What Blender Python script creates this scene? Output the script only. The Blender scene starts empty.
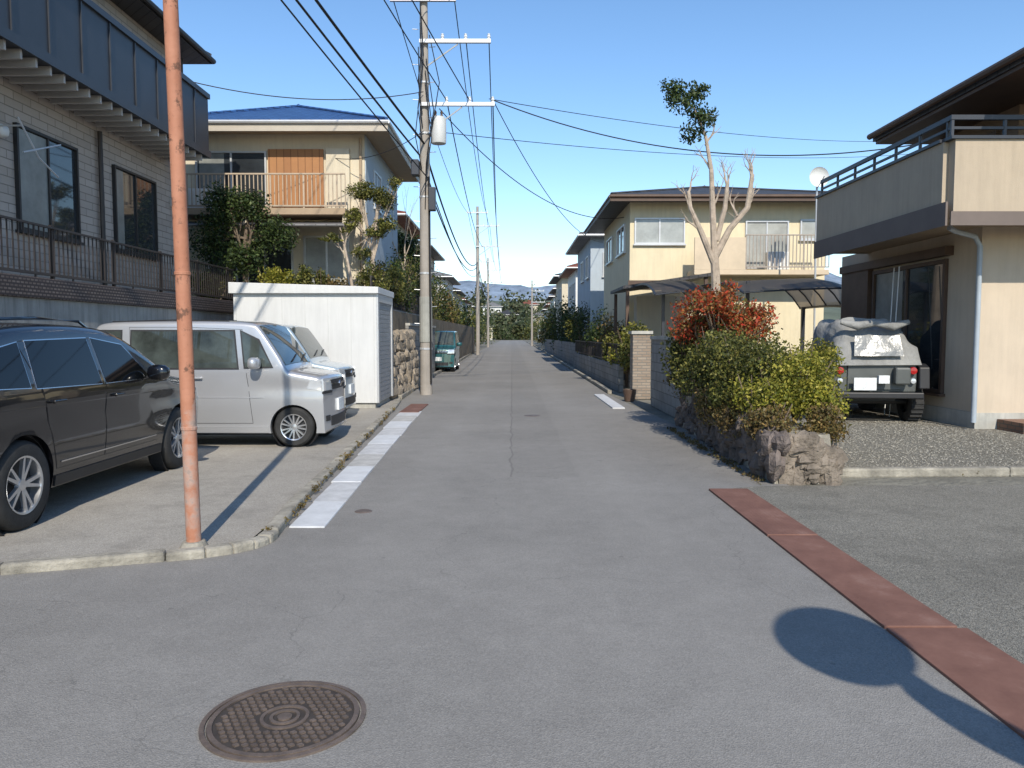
import bpy, math, random
import numpy as np
import bmesh
from mathutils import Vector, Matrix, noise as mnoise
random.seed(7); rng=np.random.default_rng(5)
S=bpy.context.scene; C=S.collection
R=math.radians
# ---------------------------------------------------------------- materials
MATS={}
def nt(name):
    m=bpy.data.materials.new(name); m.use_nodes=True
    t=m.node_tree; b=t.nodes["Principled BSDF"]; return m,t,b
def L(t,a,b): t.links.new(a,b)
def noise(t,vec,scale,detail=4,rough=.6):
    n=t.nodes.new("ShaderNodeTexNoise"); n.inputs["Scale"].default_value=scale
    n.inputs["Detail"].default_value=detail; n.inputs["Roughness"].default_value=rough
    L(t,vec,n.inputs["Vector"]); return n.outputs["Fac"]
def ramp(t,fac,stops):
    r=t.nodes.new("ShaderNodeValToRGB"); e=r.color_ramp.elements
    while len(e)<len(stops): e.new(.5)
    for i,(p,c) in enumerate(stops):
        e[i].position=p; e[i].color=(*c,1) if len(c)==3 else c
    L(t,fac,r.inputs["Fac"]); return r.outputs["Color"]
def mixc(t,fac,a,b,mode='MIX'):
    m=t.nodes.new("ShaderNodeMix"); m.data_type='RGBA'; m.blend_type=mode
    for s,v in ((m.inputs[0],fac),(m.inputs[6],a),(m.inputs[7],b)):
        if hasattr(v,'links'): L(t,v,s)
        elif isinstance(v,(int,float)): s.default_value=v
        else: s.default_value=(*v,1)
    return m.outputs[2]
def math_(t,op,a,b=0.):
    m=t.nodes.new("ShaderNodeMath"); m.operation=op
    for s,v in ((m.inputs[0],a),(m.inputs[1],b)):
        if hasattr(v,'links'): L(t,v,s)
        else: s.default_value=v
    return m.outputs[0]
def bumpn(t,b,h,dist,strength=1.,prev=None):
    n=t.nodes.new("ShaderNodeBump"); n.inputs["Distance"].default_value=dist; n.inputs["Strength"].default_value=strength
    L(t,h,n.inputs["Height"])
    if prev is not None: L(t,prev,n.inputs["Normal"])
    L(t,n.outputs[0],b.inputs["Normal"]); return n.outputs[0]
def scl(c,k): return tuple(min(1,x*k) for x in c)
def mat(name,col,rough=.7,var=.15,scale=2.,bump=0.,bscale=80.,metal=0.,coat=0.,streak=.0,spec=.5):
    if name in MATS: return MATS[name]
    m,t,b=nt(name)
    tc=t.nodes.new("ShaderNodeTexCoord").outputs["Object"]
    f=noise(t,tc,scale,6,.65)
    c=ramp(t,f,[(.3,scl(col,1-var)),(.7,scl(col,1+var))])
    if streak>0:
        mp=t.nodes.new("ShaderNodeMapping"); mp.inputs["Scale"].default_value=(4,4,.35); L(t,tc,mp.inputs["Vector"])
        g=noise(t,mp.outputs[0],2.2,5,.7)
        g2=ramp(t,g,[(.42,(0,0,0)),(.75,(1,1,1))])
        k=math_(t,'MULTIPLY',g2,streak)
        c=mixc(t,k,c,scl(col,.35))
    L(t,c,b.inputs["Base Color"])
    b.inputs["Roughness"].default_value=rough; b.inputs["Metallic"].default_value=metal
    b.inputs["Coat Weight"].default_value=coat; b.inputs["Coat Roughness"].default_value=.04
    b.inputs["Specular IOR Level"].default_value=spec
    if bump>0: bumpn(t,b,noise(t,tc,bscale,3),bump)
    MATS[name]=m; return m
def pat(name,c1,c2,mortar,bw,bh,ms=.01,bump=.006,off=.5,rough=.8,dirt=.25,mode='wall',spec=.4):
    if name in MATS: return MATS[name]
    m,t,b=nt(name)
    tc=t.nodes.new("ShaderNodeTexCoord").outputs["Object"]
    sp=t.nodes.new("ShaderNodeSeparateXYZ"); L(t,tc,sp.inputs[0])
    cb=t.nodes.new("ShaderNodeCombineXYZ")
    L(t,math_(t,'ADD',sp.outputs[0],sp.outputs[1]),cb.inputs[0]); L(t,sp.outputs[2],cb.inputs[1])
    br=t.nodes.new("ShaderNodeTexBrick"); L(t,cb.outputs[0],br.inputs["Vector"])
    br.inputs["Color1"].default_value=(*c1,1); br.inputs["Color2"].default_value=(*c2,1); br.inputs["Mortar"].default_value=(*mortar,1)
    br.inputs["Scale"].default_value=1; br.inputs["Brick Width"].default_value=bw; br.inputs["Row Height"].default_value=bh
    br.inputs["Mortar Size"].default_value=ms; br.offset=off
    g=noise(t,tc,1.3,6,.7); k=math_(t,'MULTIPLY',ramp(t,g,[(.4,(0,0,0)),(.75,(1,1,1))]),dirt)
    c=mixc(t,k,br.outputs["Color"],scl(c1,.4))
    L(t,c,b.inputs["Base Color"]); b.inputs["Roughness"].default_value=rough; b.inputs["Specular IOR Level"].default_value=spec
    inv=math_(t,'SUBTRACT',1.,br.outputs["Fac"])
    n1=bumpn(t,b,inv,bump)
    bumpn(t,b,noise(t,tc,70,3),.003,1,n1)
    MATS[name]=m; return m
def leafmat(name,cols,trans=.25):
    if name in MATS: return MATS[name]
    m,t,b=nt(name)
    g=t.nodes.new("ShaderNodeNewGeometry").outputs["Random Per Island"]
    n=len(cols); c=ramp(t,g,[((i+.5)/n,cc) for i,cc in enumerate(cols)])
    tc=t.nodes.new("ShaderNodeTexCoord").outputs["Object"]
    f=noise(t,tc,2.5,3); c=mixc(t,1.,c,ramp(t,f,[(.35,(.6,.6,.6)),(.65,(1.25,1.25,1.2))]),'MULTIPLY')
    L(t,c,b.inputs["Base Color"]); b.inputs["Roughness"].default_value=.5; b.inputs["Specular IOR Level"].default_value=.3
    tr=t.nodes.new("ShaderNodeBsdfTranslucent"); L(t,c,tr.inputs[0])
    ms=t.nodes.new("ShaderNodeMixShader"); ms.inputs[0].default_value=trans
    L(t,b.outputs[0],ms.inputs[1]); L(t,tr.outputs[0],ms.inputs[2])
    L(t,ms.outputs[0],t.nodes["Material Output"].inputs[0])
    MATS[name]=m; return m
def asphalt(name,base,spk=.35,seams=False,bump=.004,blotch=.0):
    m,t,b=nt(name)
    tc=t.nodes.new("ShaderNodeTexCoord").outputs["Object"]
    a=noise(t,tc,.35,5,.6); c=ramp(t,a,[(.35,scl(base,.9)),(.68,scl(base,1.1))])
    a2=noise(t,tc,4,6,.7); c=mixc(t,1.,c,ramp(t,a2,[(.3,(.92,.92,.92)),(.7,(1.07,1.07,1.07))]),'MULTIPLY')
    v=t.nodes.new("ShaderNodeTexVoronoi"); v.inputs["Scale"].default_value=150; L(t,tc,v.inputs["Vector"])
    sp=ramp(t,v.outputs["Color"],[(.1,(1-spk,)*3),(.9,(1+spk,)*3)])
    c=mixc(t,1.,c,sp,'MULTIPLY')
    if blotch>0:
        st=noise(t,tc,.9,7,.78); k3=math_(t,'MULTIPLY',ramp(t,st,[(.5,(0,0,0)),(.62,(1,1,1))]),blotch)
        c=mixc(t,k3,c,scl(base,.5))
    if seams:
        s=t.nodes.new("ShaderNodeSeparateXYZ"); L(t,tc,s.inputs[0])
        w=noise(t,tc,1.6,3); wx=math_(t,'MULTIPLY',math_(t,'SUBTRACT',w,.5),.16)
        x=math_(t,'ADD',s.outputs[0],wx)
        d=math_(t,'ABSOLUTE',math_(t,'SUBTRACT',x,-.01)); k=math_(t,'LESS_THAN',d,.012)
        k=math_(t,'MULTIPLY',k,math_(t,'GREATER_THAN',s.outputs[1],8.6))
        k=math_(t,'MULTIPLY',k,.35); c=mixc(t,k,c,scl(base,.3))
        k2=math_(t,'MULTIPLY',math_(t,'GREATER_THAN',x,-.01),math_(t,'LESS_THAN',x,.75))
        k2=math_(t,'MULTIPLY',k2,math_(t,'GREATER_THAN',s.outputs[1],8.6)); k2=math_(t,'MULTIPLY',k2,.07)
        c=mixc(t,k2,c,scl(base,.3))
        st=noise(t,tc,1.1,4,.75); k3=math_(t,'MULTIPLY',ramp(t,st,[(.6,(0,0,0)),(.74,(1,1,1))]),.16)
        c=mixc(t,k3,c,scl(base,.45))
        vs=t.nodes.new("ShaderNodeTexVoronoi"); vs.inputs["Scale"].default_value=1.7; L(t,tc,vs.inputs["Vector"])
        ks=math_(t,'MULTIPLY',math_(t,'LESS_THAN',math_(t,'ADD',vs.outputs["Distance"],math_(t,'MULTIPLY',noise(t,tc,25,3),.05)),.055),.35)
        c=mixc(t,ks,c,scl(base,.4))
        for xc in (-.95,1.15):
            dd=math_(t,'ABSOLUTE',math_(t,'SUBTRACT',x,xc)); kk=math_(t,'MULTIPLY',math_(t,'SUBTRACT',1.,math_(t,'MINIMUM',math_(t,'DIVIDE',dd,.45),1.)),.14)
            c=mixc(t,kk,c,scl(base,1.4))
        vc=t.nodes.new("ShaderNodeTexVoronoi"); vc.feature='DISTANCE_TO_EDGE'; vc.inputs["Scale"].default_value=.33
        nv=t.nodes.new("ShaderNodeTexNoise"); nv.inputs["Scale"].default_value=1.2; nv.inputs["Detail"].default_value=6; L(t,tc,nv.inputs["Vector"])
        vm=t.nodes.new("ShaderNodeVectorMath"); vm.operation='MULTIPLY_ADD'; L(t,nv.outputs["Color"],vm.inputs[0]); vm.inputs[1].default_value=(1.2,1.2,1.2); L(t,tc,vm.inputs[2])
        L(t,vm.outputs[0],vc.inputs["Vector"])
        kc=math_(t,'MULTIPLY',math_(t,'LESS_THAN',vc.outputs["Distance"],.0014),.25)
        c=mixc(t,kc,c,scl(base,.35))
    L(t,c,b.inputs["Base Color"]); b.inputs["Roughness"].default_value=.88; b.inputs["Specular IOR Level"].default_value=.25
    n1=bumpn(t,b,v.outputs["Distance"],bump)
    bumpn(t,b,noise(t,tc,30,4),bump,1,n1)
    MATS[name]=m; return m
# palette
M_road=asphalt("asphalt",(.232,.221,.205),.17,seams=True,bump=.0022)
M_drive=asphalt("driveway",(.25,.235,.2),.5,bump=.008,blotch=.4)
M_lot=asphalt("lot_concrete",(.335,.31,.27),.25,bump=.003,blotch=.35)
M_conc=mat("concrete",(.42,.41,.37),.85,.18,3,.004,60,streak=.35)
M_kerb=mat("kerb",(.31,.285,.235),.9,.45,4,.012,30,streak=.45)
M_lid=mat("gutter_lid",(.55,.56,.57),.8,.14,4,.004,90,streak=.15)
M_lid2=mat("gutter_lid_old",(.42,.41,.39),.85,.25,5,.004,90,streak=.2)
M_lid3=mat("gutter_lid_mid",(.49,.49,.49),.85,.2,5,.004,90,streak=.2)
M_soil=mat("soil",(.16,.13,.09),.95,.4,2,.03,20)
M_grass=mat("ground_cover",(.17,.16,.13),.95,.5,.6,.05,8)
M_black=mat("black_plastic",(.02,.02,.022),.5,.2,5)
M_rub=mat("rubber",(.025,.025,.025),.8,.3,8,.003,60)
M_dark=mat("dark_metal",(.03,.034,.044),.42,.15,2)
M_bronze=mat("bronze_metal",(.035,.027,.025),.5,.2,2)
M_glass=mat("window_glass",(.03,.035,.04),.04,.5,.8,spec=.8)
M_glassc=mat("curtained_glass",(.36,.37,.35),.08,.25,1.5,spec=.7)
M_alu=mat("aluminium",(.55,.56,.57),.4,.08,3,metal=.4)
M_white=mat("white_paint",(.7,.7,.68),.6,.05,1.5,.001,50,streak=.12)
M_shed=mat("shed_paint",(.6,.605,.6),.5,.05,1.2,.001,50,streak=.16)
M_wire=mat("wire",(.012,.012,.014),.6,.1)
M_pole=mat("pole_concrete",(.33,.3,.265),.85,.15,2,.003,70,streak=.3)
M_chrome=mat("chrome",(.6,.6,.61),.18,.03,3,metal=1)
M_tail=mat("tail_lamp",(.35,.01,.01),.15,.1,3,coat=.5)
M_lamp=mat("lamp_glass",(.6,.63,.66),.08,.1,9,metal=.3,coat=1)
M_plate=mat("plate",(.68,.7,.7),.4,.2,22)
M_bark=mat("bark",(.16,.12,.085),.9,.35,6,.02,30)
M_pbark=mat("pale_bark",(.4,.33,.26),.9,.3,6,.012,30)
M_roofd=pat("dark_tiles",(.05,.05,.055),(.075,.07,.07),(.015,.015,.015),.28,.12,.012,.03,0.,.55)
M_roofb=pat("blue_tiles",(.03,.085,.24),(.045,.125,.32),(.012,.03,.09),.28,.1,.018,.04,0.,.38,dirt=.25,spec=.5)
M_roofr=pat("red_tiles",(.24,.08,.05),(.3,.11,.07),(.06,.03,.02),.28,.12,.012,.03,0.,.6)
M_roofg=pat("grey_tiles",(.2,.2,.2),(.26,.25,.25),(.06,.06,.06),.28,.12,.012,.03,0.,.6)
M_tilewall=pat("tile_wall",(.37,.32,.28),(.46,.4,.355),(.23,.205,.18),.45,.14,.008,.006,.5,.75,dirt=.12)
M_block=pat("block_wall",(.27,.265,.25),(.34,.33,.31),(.16,.155,.145),.4,.2,.008,.008,.5,.9,dirt=.6)
M_brick=pat("brick_pillar",(.26,.2,.15),(.34,.28,.22),(.2,.19,.17),.22,.07,.008,.006,.5,.85)
M_pebble=pat("pebble_coping",(.13,.1,.09),(.2,.16,.14),(.05,.04,.04),.09,.05,.012,.02,.5,.85)
M_beige=mat("beige_stucco",(.54,.45,.345),.85,.07,1.2,.004,90,streak=.15)
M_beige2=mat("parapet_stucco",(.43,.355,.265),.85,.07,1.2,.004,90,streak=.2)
M_yel=mat("yellow_stucco",(.7,.61,.42),.85,.07,1.,.004,80,streak=.18)
M_cream=mat("cream_wall",(.62,.55,.42),.85,.06,1.,.004,80,streak=.18)
M_gwall=mat("grey_wall",(.4,.46,.51),.85,.06,1.,.004,80,streak=.12)
M_wood=pat("wood_shutter",(.33,.15,.06),(.4,.19,.075),(.18,.08,.03),.2,6,.008,.01,0,.6)
M_brown=mat("brown_trim",(.09,.055,.038),.6,.2,3)
M_soffit=mat("soffit",(.36,.27,.18),.7,.1,3)
M_stone=mat("garden_stone",(.3,.25,.19),.92,.5,3,.03,18,streak=.4)
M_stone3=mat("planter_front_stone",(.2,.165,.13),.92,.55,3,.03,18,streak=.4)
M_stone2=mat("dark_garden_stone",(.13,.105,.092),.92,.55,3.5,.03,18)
M_gravel=asphalt("gravel_ground",(.35,.325,.27),.6,bump=.02)
def rustmat():
    m,t,b=nt("rusty_orange_paint"); tc=t.nodes.new("ShaderNodeTexCoord").outputs["Object"]
    c=ramp(t,noise(t,tc,3,5),[(.3,(.33,.13,.07)),(.7,(.45,.205,.125))])
    k=ramp(t,noise(t,tc,9,7,.75),[(.55,(0,0,0)),(.62,(1,1,1))]); c=mixc(t,k,c,(.14,.065,.038))
    k=ramp(t,noise(t,tc,19,5,.7),[(.68,(0,0,0)),(.72,(.7,.7,.7))]); c=mixc(t,k,c,(.4,.33,.27))
    s=t.nodes.new("ShaderNodeSeparateXYZ"); L(t,tc,s.inputs[0])
    k=math_(t,'MULTIPLY',math_(t,'LESS_THAN',math_(t,'ADD',s.outputs[2],math_(t,'MULTIPLY',noise(t,tc,7,5),1.2)),1.6),.6)
    k=math_(t,'MULTIPLY',k,ramp(t,noise(t,tc,9,5),[(.4,(0,0,0)),(.6,(1,1,1))])); c=mixc(t,k,c,(.4,.33,.29))
    L(t,c,b.inputs["Base Color"]); b.inputs["Roughness"].default_value=.7; bumpn(t,b,noise(t,tc,14,6,.7),.006); return m
M_rustp=rustmat()
def platemat():
    m,t,b=nt("rusty_steel_plate"); tc=t.nodes.new("ShaderNodeTexCoord").outputs["Object"]
    c=ramp(t,noise(t,tc,2.2,7,.7),[(.3,(.125,.055,.038)),(.55,(.19,.092,.066)),(.75,(.27,.16,.125))])
    v=t.nodes.new("ShaderNodeTexVoronoi"); v.inputs["Scale"].default_value=28; v.inputs["Randomness"].default_value=.15; L(t,tc,v.inputs["Vector"])
    c=mixc(t,math_(t,'MULTIPLY',math_(t,'LESS_THAN',v.outputs["Distance"],.28),.35),c,(.08,.035,.025))
    L(t,c,b.inputs["Base Color"]); b.inputs["Roughness"].default_value=.8; bumpn(t,b,math_(t,'LESS_THAN',v.outputs["Distance"],.3),.003); return m
M_steel=platemat()
def paint(name,c,metal=.0,rough=.3):
    return mat(name,c,rough,.03,1.,metal=metal,coat=1.)
M_pblack=paint("black_car_paint",(.006,.0065,.009),.2,.22)
M_psilver=paint("silver_car_paint",(.46,.465,.48),.5,.33)
M_pwhite=paint("pale_blue_car_paint",(.42,.5,.55),.3,.35)
M_pteal=paint("teal_car_paint",(.02,.1,.11),.2,.3)
M_polive=mat("grey_green_jeep_paint",(.085,.092,.088),.5,.2,2,coat=.2)
M_canvas=mat("grey_canvas",(.25,.25,.24),.85,.3,2.5,.03,7,streak=.25)
M_clear=mat("vinyl_window",(.21,.215,.21),.25,.35,3,.012,6)
def polym():
    m,t,b=nt("smoky_polycarbonate"); b.inputs["Base Color"].default_value=(.12,.11,.1,1); b.inputs["Roughness"].default_value=.4
    tr=t.nodes.new("ShaderNodeBsdfTransparent"); tr.inputs[0].default_value=(.42,.38,.34,1)
    tl=t.nodes.new("ShaderNodeBsdfTranslucent"); tl.inputs[0].default_value=(.3,.26,.22,1)
    m2=t.nodes.new("ShaderNodeMixShader"); m2.inputs[0].default_value=.35; L(t,b.outputs[0],m2.inputs[1]); L(t,tl.outputs[0],m2.inputs[2])
    ms=t.nodes.new("ShaderNodeMixShader"); ms.inputs[0].default_value=.3
    L(t,m2.outputs[0],ms.inputs[1]); L(t,tr.outputs[0],ms.inputs[2]); L(t,ms.outputs[0],t.nodes["Material Output"].inputs[0]); return m
M_poly=polym()
M_cast=mat("cast_iron",(.115,.088,.072),.6,.35,10,.003,60)
M_castd=mat("cast_iron_groove",(.045,.037,.032),.8,.3,14)
# ---------------------------------------------------------------- mesh builder
class MB:
    def __init__(s): s.v=[]; s.f=[]
    def add(s,vs,fs):
        o=len(s.v); s.v+= [tuple(p) for p in vs]; s.f+=[tuple(i+o for i in f) for f in fs]; return s
    def box(s,x0,x1,y0,y1,z0,z1):
        return s.add([(x0,y0,z0),(x1,y0,z0),(x1,y1,z0),(x0,y1,z0),(x0,y0,z1),(x1,y0,z1),(x1,y1,z1),(x0,y1,z1)],
            [(0,3,2,1),(4,5,6,7),(0,1,5,4),(1,2,6,5),(2,3,7,6),(3,0,4,7)])
    def prism(s,pts,ax,a,b):
        n=len(pts)
        def mk(p,c): return {'y':(p[0],c,p[1]),'x':(c,p[0],p[1]),'z':(p[0],p[1],c)}[ax]
        return s.add([mk(p,a) for p in pts]+[mk(p,b) for p in pts],
            [tuple(range(n))[::-1],tuple(range(n,2*n))]+[(i,(i+1)%n,(i+1)%n+n,i+n) for i in range(n)])
    def tube(s,pts,r,n=8,cap=True):
        pts=[Vector(p) for p in pts]; rs=r if isinstance(r,(list,tuple)) else [r]*len(pts)
        vs=[];fs=[];ref=None
        for i,p in enumerate(pts):
            d=(pts[min(i+1,len(pts)-1)]-pts[max(i-1,0)]).normalized()
            if ref is None: ref=Vector((1,0,0)) if abs(d.x)<.8 else Vector((0,1,0))
            u=d.cross(ref).normalized(); w=d.cross(u).normalized()
            for k in range(n):
                a=2*math.pi*k/n; vs.append(p+(u*math.cos(a)+w*math.sin(a))*rs[i])
        for i in range(len(pts)-1):
            for k in range(n):
                fs.append((i*n+k,i*n+(k+1)%n,(i+1)*n+(k+1)%n,(i+1)*n+k))
        if cap: fs.append(tuple(range(n))[::-1]); fs.append(tuple(range((len(pts)-1)*n,len(pts)*n)))
        return s.add(vs,fs)
    def cyl(s,a,b,r0,r1=None,n=16): return s.tube([a,b],[r0,r0 if r1 is None else r1],n)
    def lathe(s,prof,o,ax='z',n=24):
        vs=[];fs=[];m=len(prof)
        for k in range(n):
            a=2*math.pi*k/n; c,q=math.cos(a),math.sin(a)
            for r,h in prof:
                p={'z':(r*c,r*q,h),'y':(r*c,h,r*q),'x':(h,r*c,r*q)}[ax]; vs.append((p[0]+o[0],p[1]+o[1],p[2]+o[2]))
        for k in range(n):
            k2=(k+1)%n
            for i in range(m-1):
                j=i+1; fs.append((k*m+i,k2*m+i,k2*m+j,k*m+j))
        return s.add(vs,fs)
    def rock(s,c,sz,n=9,m=6,rot=0,p=.7,nz=.18):
        vs=[];fs=[];sd=random.random()*50
        for j in range(m+1):
            ph=-math.pi/2+math.pi*j/m
            for i in range(n):
                th=2*math.pi*i/n
                f=lambda q:math.copysign(abs(q)**p,q)
                d=Vector((f(math.cos(ph))*f(math.cos(th)),f(math.cos(ph))*f(math.sin(th)),f(math.sin(ph))))
                k=1+nz*mnoise.noise(d*1.7+Vector((sd,0,0)))*2+nz*.6*mnoise.noise(d*4.5+Vector((0,sd,0)))
                x,y,z=d.x*sz[0]*k,d.y*sz[1]*k,d.z*sz[2]*k
                vs.append((c[0]+x*math.cos(rot)-y*math.sin(rot),c[1]+x*math.sin(rot)+y*math.cos(rot),c[2]+z))
        for j in range(m):
            for i in range(n): fs.append((j*n+i,j*n+(i+1)%n,(j+1)*n+(i+1)%n,(j+1)*n+i))
        return s.add(vs,fs)
WM={}
def thing(name,label,cat,loc=(0,0,0),rot=0.,group=None):
    o=bpy.data.objects.new(name,None); C.objects.link(o); o.empty_display_size=.2
    o.location=loc; o.rotation_euler=(0,0,rot); o["label"]=label; o["category"]=cat
    if group: o["group"]=group
    WM[o.name]=Matrix.Translation(loc)@Matrix.Rotation(rot,4,'Z'); return o
def mkmesh(name,v,f,mt,smooth=False,sharp=40):
    me=bpy.data.meshes.new(name); me.from_pydata(v,[],f); me.update()
    if mt: me.materials.append(mt)
    if smooth:
        me.shade_smooth()
        try: me.set_sharp_from_angle(angle=R(sharp))
        except Exception: pass
    return me
def part(par,name,mb,mt,local=False,smooth=False,bevel=0,label=None):
    W=WM[par.name]; v=mb.v
    if not local:
        inv=W.inverted(); v=[tuple(inv@Vector(p)) for p in v]
    o=bpy.data.objects.new(name,mkmesh(name,v,mb.f,mt,smooth)); C.objects.link(o); o.parent=par; WM[o.name]=W
    if bevel: b=o.modifiers.new("bevel","BEVEL"); b.width=bevel; b.segments=2; b.limit_method='ANGLE'
    if label: o["label"]=label
    return o
def solo(name,label,cat,mb,mt,smooth=False,bevel=0,group=None,kind=None):
    a=np.array(mb.v); c=(float((a[:,0].min()+a[:,0].max())/2),float((a[:,1].min()+a[:,1].max())/2),float(a[:,2].min()))
    if kind=='structure': c=(0,0,0)
    v=(a-np.array(c)).tolist()
    o=bpy.data.objects.new(name,mkmesh(name,v,mb.f,mt,smooth)); C.objects.link(o); o.location=c
    WM[o.name]=Matrix.Translation(c)
    if kind: o["kind"]=kind
    o["label"]=label; o["category"]=cat
    if group: o["group"]=group
    if bevel: b=o.modifiers.new("bevel","BEVEL"); b.width=bevel; b.segments=2; b.limit_method='ANGLE'
    return o
def leaves(clumps,size,sub=16,spread=.33,aspect=.55):
    V=[]
    for (cx,cy,cz,rx,ry,rz,n) in clumps:
        k=sub; d=rng.normal(size=(k,3)); d/=np.linalg.norm(d,axis=1)[:,None]
        d*= (rng.random((k,1))**.4)*.78
        idx=rng.integers(0,k,n); p=d[idx]+rng.normal(size=(n,3))*spread*.6
        l=np.linalg.norm(p,axis=1); far=l>1.15; p[far]*=(1.15/l[far])[:,None]*rng.random((far.sum(),1))**.3
        p=p*np.array([rx,ry,rz])+np.array([cx,cy,cz])
        a=rng.normal(size=(n,3)); a/=np.linalg.norm(a,axis=1)[:,None]
        b=np.cross(a,rng.normal(size=(n,3))); b/=np.linalg.norm(b,axis=1)[:,None]
        s=size*(.6+.8*rng.random((n,1)))
        a=a*s; b=b*s*aspect
        V.append(np.stack([p-a,p-b,p+a,p+b],1).reshape(-1,3))
    V=np.concatenate(V); mb=MB(); mb.v=V.tolist(); n=len(V)//4
    mb.f=[(4*i,4*i+1,4*i+2,4*i+3) for i in range(n)]; return mb
LM_dark=leafmat("dark_leaves",[(.018,.034,.013),(.035,.06,.02),(.055,.085,.026),(.09,.12,.035)])
LM_olive=leafmat("olive_leaves",[(.04,.05,.014),(.085,.1,.024),(.15,.155,.035),(.24,.22,.06)])
LM_yel=leafmat("yellowgreen_leaves",[(.1,.12,.018),(.2,.21,.028),(.31,.29,.045),(.42,.37,.07)],.35)
LM_red=leafmat("red_leaves",[(.1,.08,.03),(.32,.045,.02),(.45,.09,.03),(.17,.14,.04),(.4,.2,.07),(.45,.04,.02)],.35)
LM_brn=leafmat("brown_leaves",[(.1,.075,.03),(.19,.12,.045),(.13,.13,.045),(.27,.18,.065)])
def shrub(label,clumps,size,lm,sub=16,spread=.33,name="shrub",group=None,twigs=True):
    x=np.mean([c[0] for c in clumps]); y=np.mean([c[1] for c in clumps]); z=min(c[2]-c[5] for c in clumps)
    th=thing(name,label,"bush",(float(x),float(y),float(z)),0,group)
    part(th,"crown",leaves(clumps,size,sub,spread),lm)
    if twigs:
        mb=MB()
        for c in clumps:
            for i in range(7):
                e=(c[0]+random.uniform(-.8,.8)*c[3],c[1]+random.uniform(-.8,.8)*c[4],c[2]+random.uniform(0,1.0)*c[5])
                mb.tube([(c[0]*.7+x*.3,c[1]*.7+y*.3,z),((c[0]+e[0])/2,(c[1]+e[1])/2,(z+e[2])/2),e],[.022,.015,.005],5)
        part(th,"trunk",mb,M_bark)
    return th
def branchy(mb,p,d,l,r,depth,ends,spread=.55,up=.15,curl=.15):
    pts=[Vector(p)];rs=[r];dd=Vector(d).normalized();n=4
    for i in range(n):
        dd=(dd+Vector((random.uniform(-curl,curl),random.uniform(-curl,curl),random.uniform(-curl,curl)+up*.3))).normalized()
        pts.append(pts[-1]+dd*l/n); rs.append(r*(1-.4*(i+1)/n))
    mb.tube(pts,rs,6 if r>.02 else 4)
    if depth==0: ends.append(tuple(pts[-1])); return
    for i in range(random.choice((2,3,3))):
        nd=(dd+Vector((random.uniform(-spread,spread),random.uniform(-spread,spread),random.uniform(-spread*.4,spread*.6)+up))).normalized()
        branchy(mb,pts[-1] if i<2 else pts[2],nd,l*random.uniform(.6,.8),rs[-1]*.75,depth-1,ends,spread,up,curl)
# ---------------------------------------------------------------- setting: ground
def sheet(name,pts,z,mt,label,cat="ground"):
    mb=MB(); mb.add([(p[0],p[1],z) for p in pts],[tuple(range(len(pts)))])
    return solo(name,label,cat,mb,mt,kind='structure')
sheet("ground",[(-900,-60),(900,-60),(900,1500),(-900,1500)],-.012,M_grass,"dull earthy ground under the neighbourhood")
sheet("road",[(-40,-14),(2.25,-14),(2.25,7.9),(2.95,8.0),(2.95,13),(2.6,20.5),(2.95,80),(3.3,230),(-3.2,230),(-3.3,80),(-3.0,30),(-2.6,15.5),(-1.95,6.4),(-1.95,5.8),(-2.1,5.55),(-3.4,5.1),(-12,3.7),(-40,3.7)],.0,M_road,"grey asphalt residential street with seams","road")
sheet("driveway",[(2.3,-14),(40,-14),(40,9.0),(2.64,8.05),(2.3,7.95)],.004,M_drive,"coarse worn grey driveway","driveway")
LZ=.02
sheet("parking_ground",[(-12,3.75),(-3.45,5.16),(-2.3,5.58),(-2.02,5.8),(-2.05,7),(-2.62,16.4),(-2.8,19.4),(-6.9,19.4),(-12,19.4)],LZ,M_lot,"pale worn parking ground beside the street","parking lot")
sheet("gravel_yard",[(3.45,8.85),(14,8.85),(14,21),(3.45,21)],.03,M_gravel,"pale gravel yard before the beige house","gravel")
mb=MB()
for i in range(9000):
    x=random.uniform(3.6,9.5);y=random.uniform(8.9,14) ; s=random.uniform(.005,.012)
    if x>7.7 and y>12.6: continue
    mb.rock((x,y,.031+s*.1),(s,s*random.uniform(.7,1.2),s*.5),5,3,random.random()*3)
solo("gravel","loose pale gravel stones on the yard","gravel",mb,mat("gravel_stone",(.36,.335,.28),.9,.5,9),kind='stuff')
def kerbrun(pts,w,z0,z1,name,label,seg=.6,mt=M_kerb):
    th=thing(name,label,"kerb",(pts[0][0],pts[0][1],0)); mb=MB()
    for (a,b) in zip(pts[:-1],pts[1:]):
        a=Vector((*a,0));b=Vector((*b,0)); d=b-a; n=max(1,int(d.length/seg)); u=d.normalized(); q=Vector((-u.y,u.x,0))*w
        for i in range(n):
            p=a+d*(i/n)+u*.003; e=a+d*((i+1)/n)-u*.003; j=random.uniform(-.01,.006); q2=q*random.uniform(.94,1.04)
            sh=q*random.uniform(-.05,.05); p=p+sh;e=e+sh
            vs=[p,e,e+q2,p+q2]; mb.add([(v.x,v.y,z0) for v in vs]+[(v.x,v.y,z1+j) for v in vs],[(0,3,2,1),(4,5,6,7),(0,1,5,4),(1,2,6,5),(2,3,7,6),(3,0,4,7)])
    part(th,"kerb_stones",mb,mt,bevel=.022); return th
kerbrun([(-12,3.62),(-3.42,5.03),(-2.45,5.34),(-2.2,5.43),(-2.03,5.53),(-1.91,5.66),(-1.85,5.82),(-1.845,6.0),(-1.97,7.2),(-2.5,16.4),(-2.65,18.4)],.12,-.02,.07,"kerb","weathered concrete kerb curving round the parking lot",.75)
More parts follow.
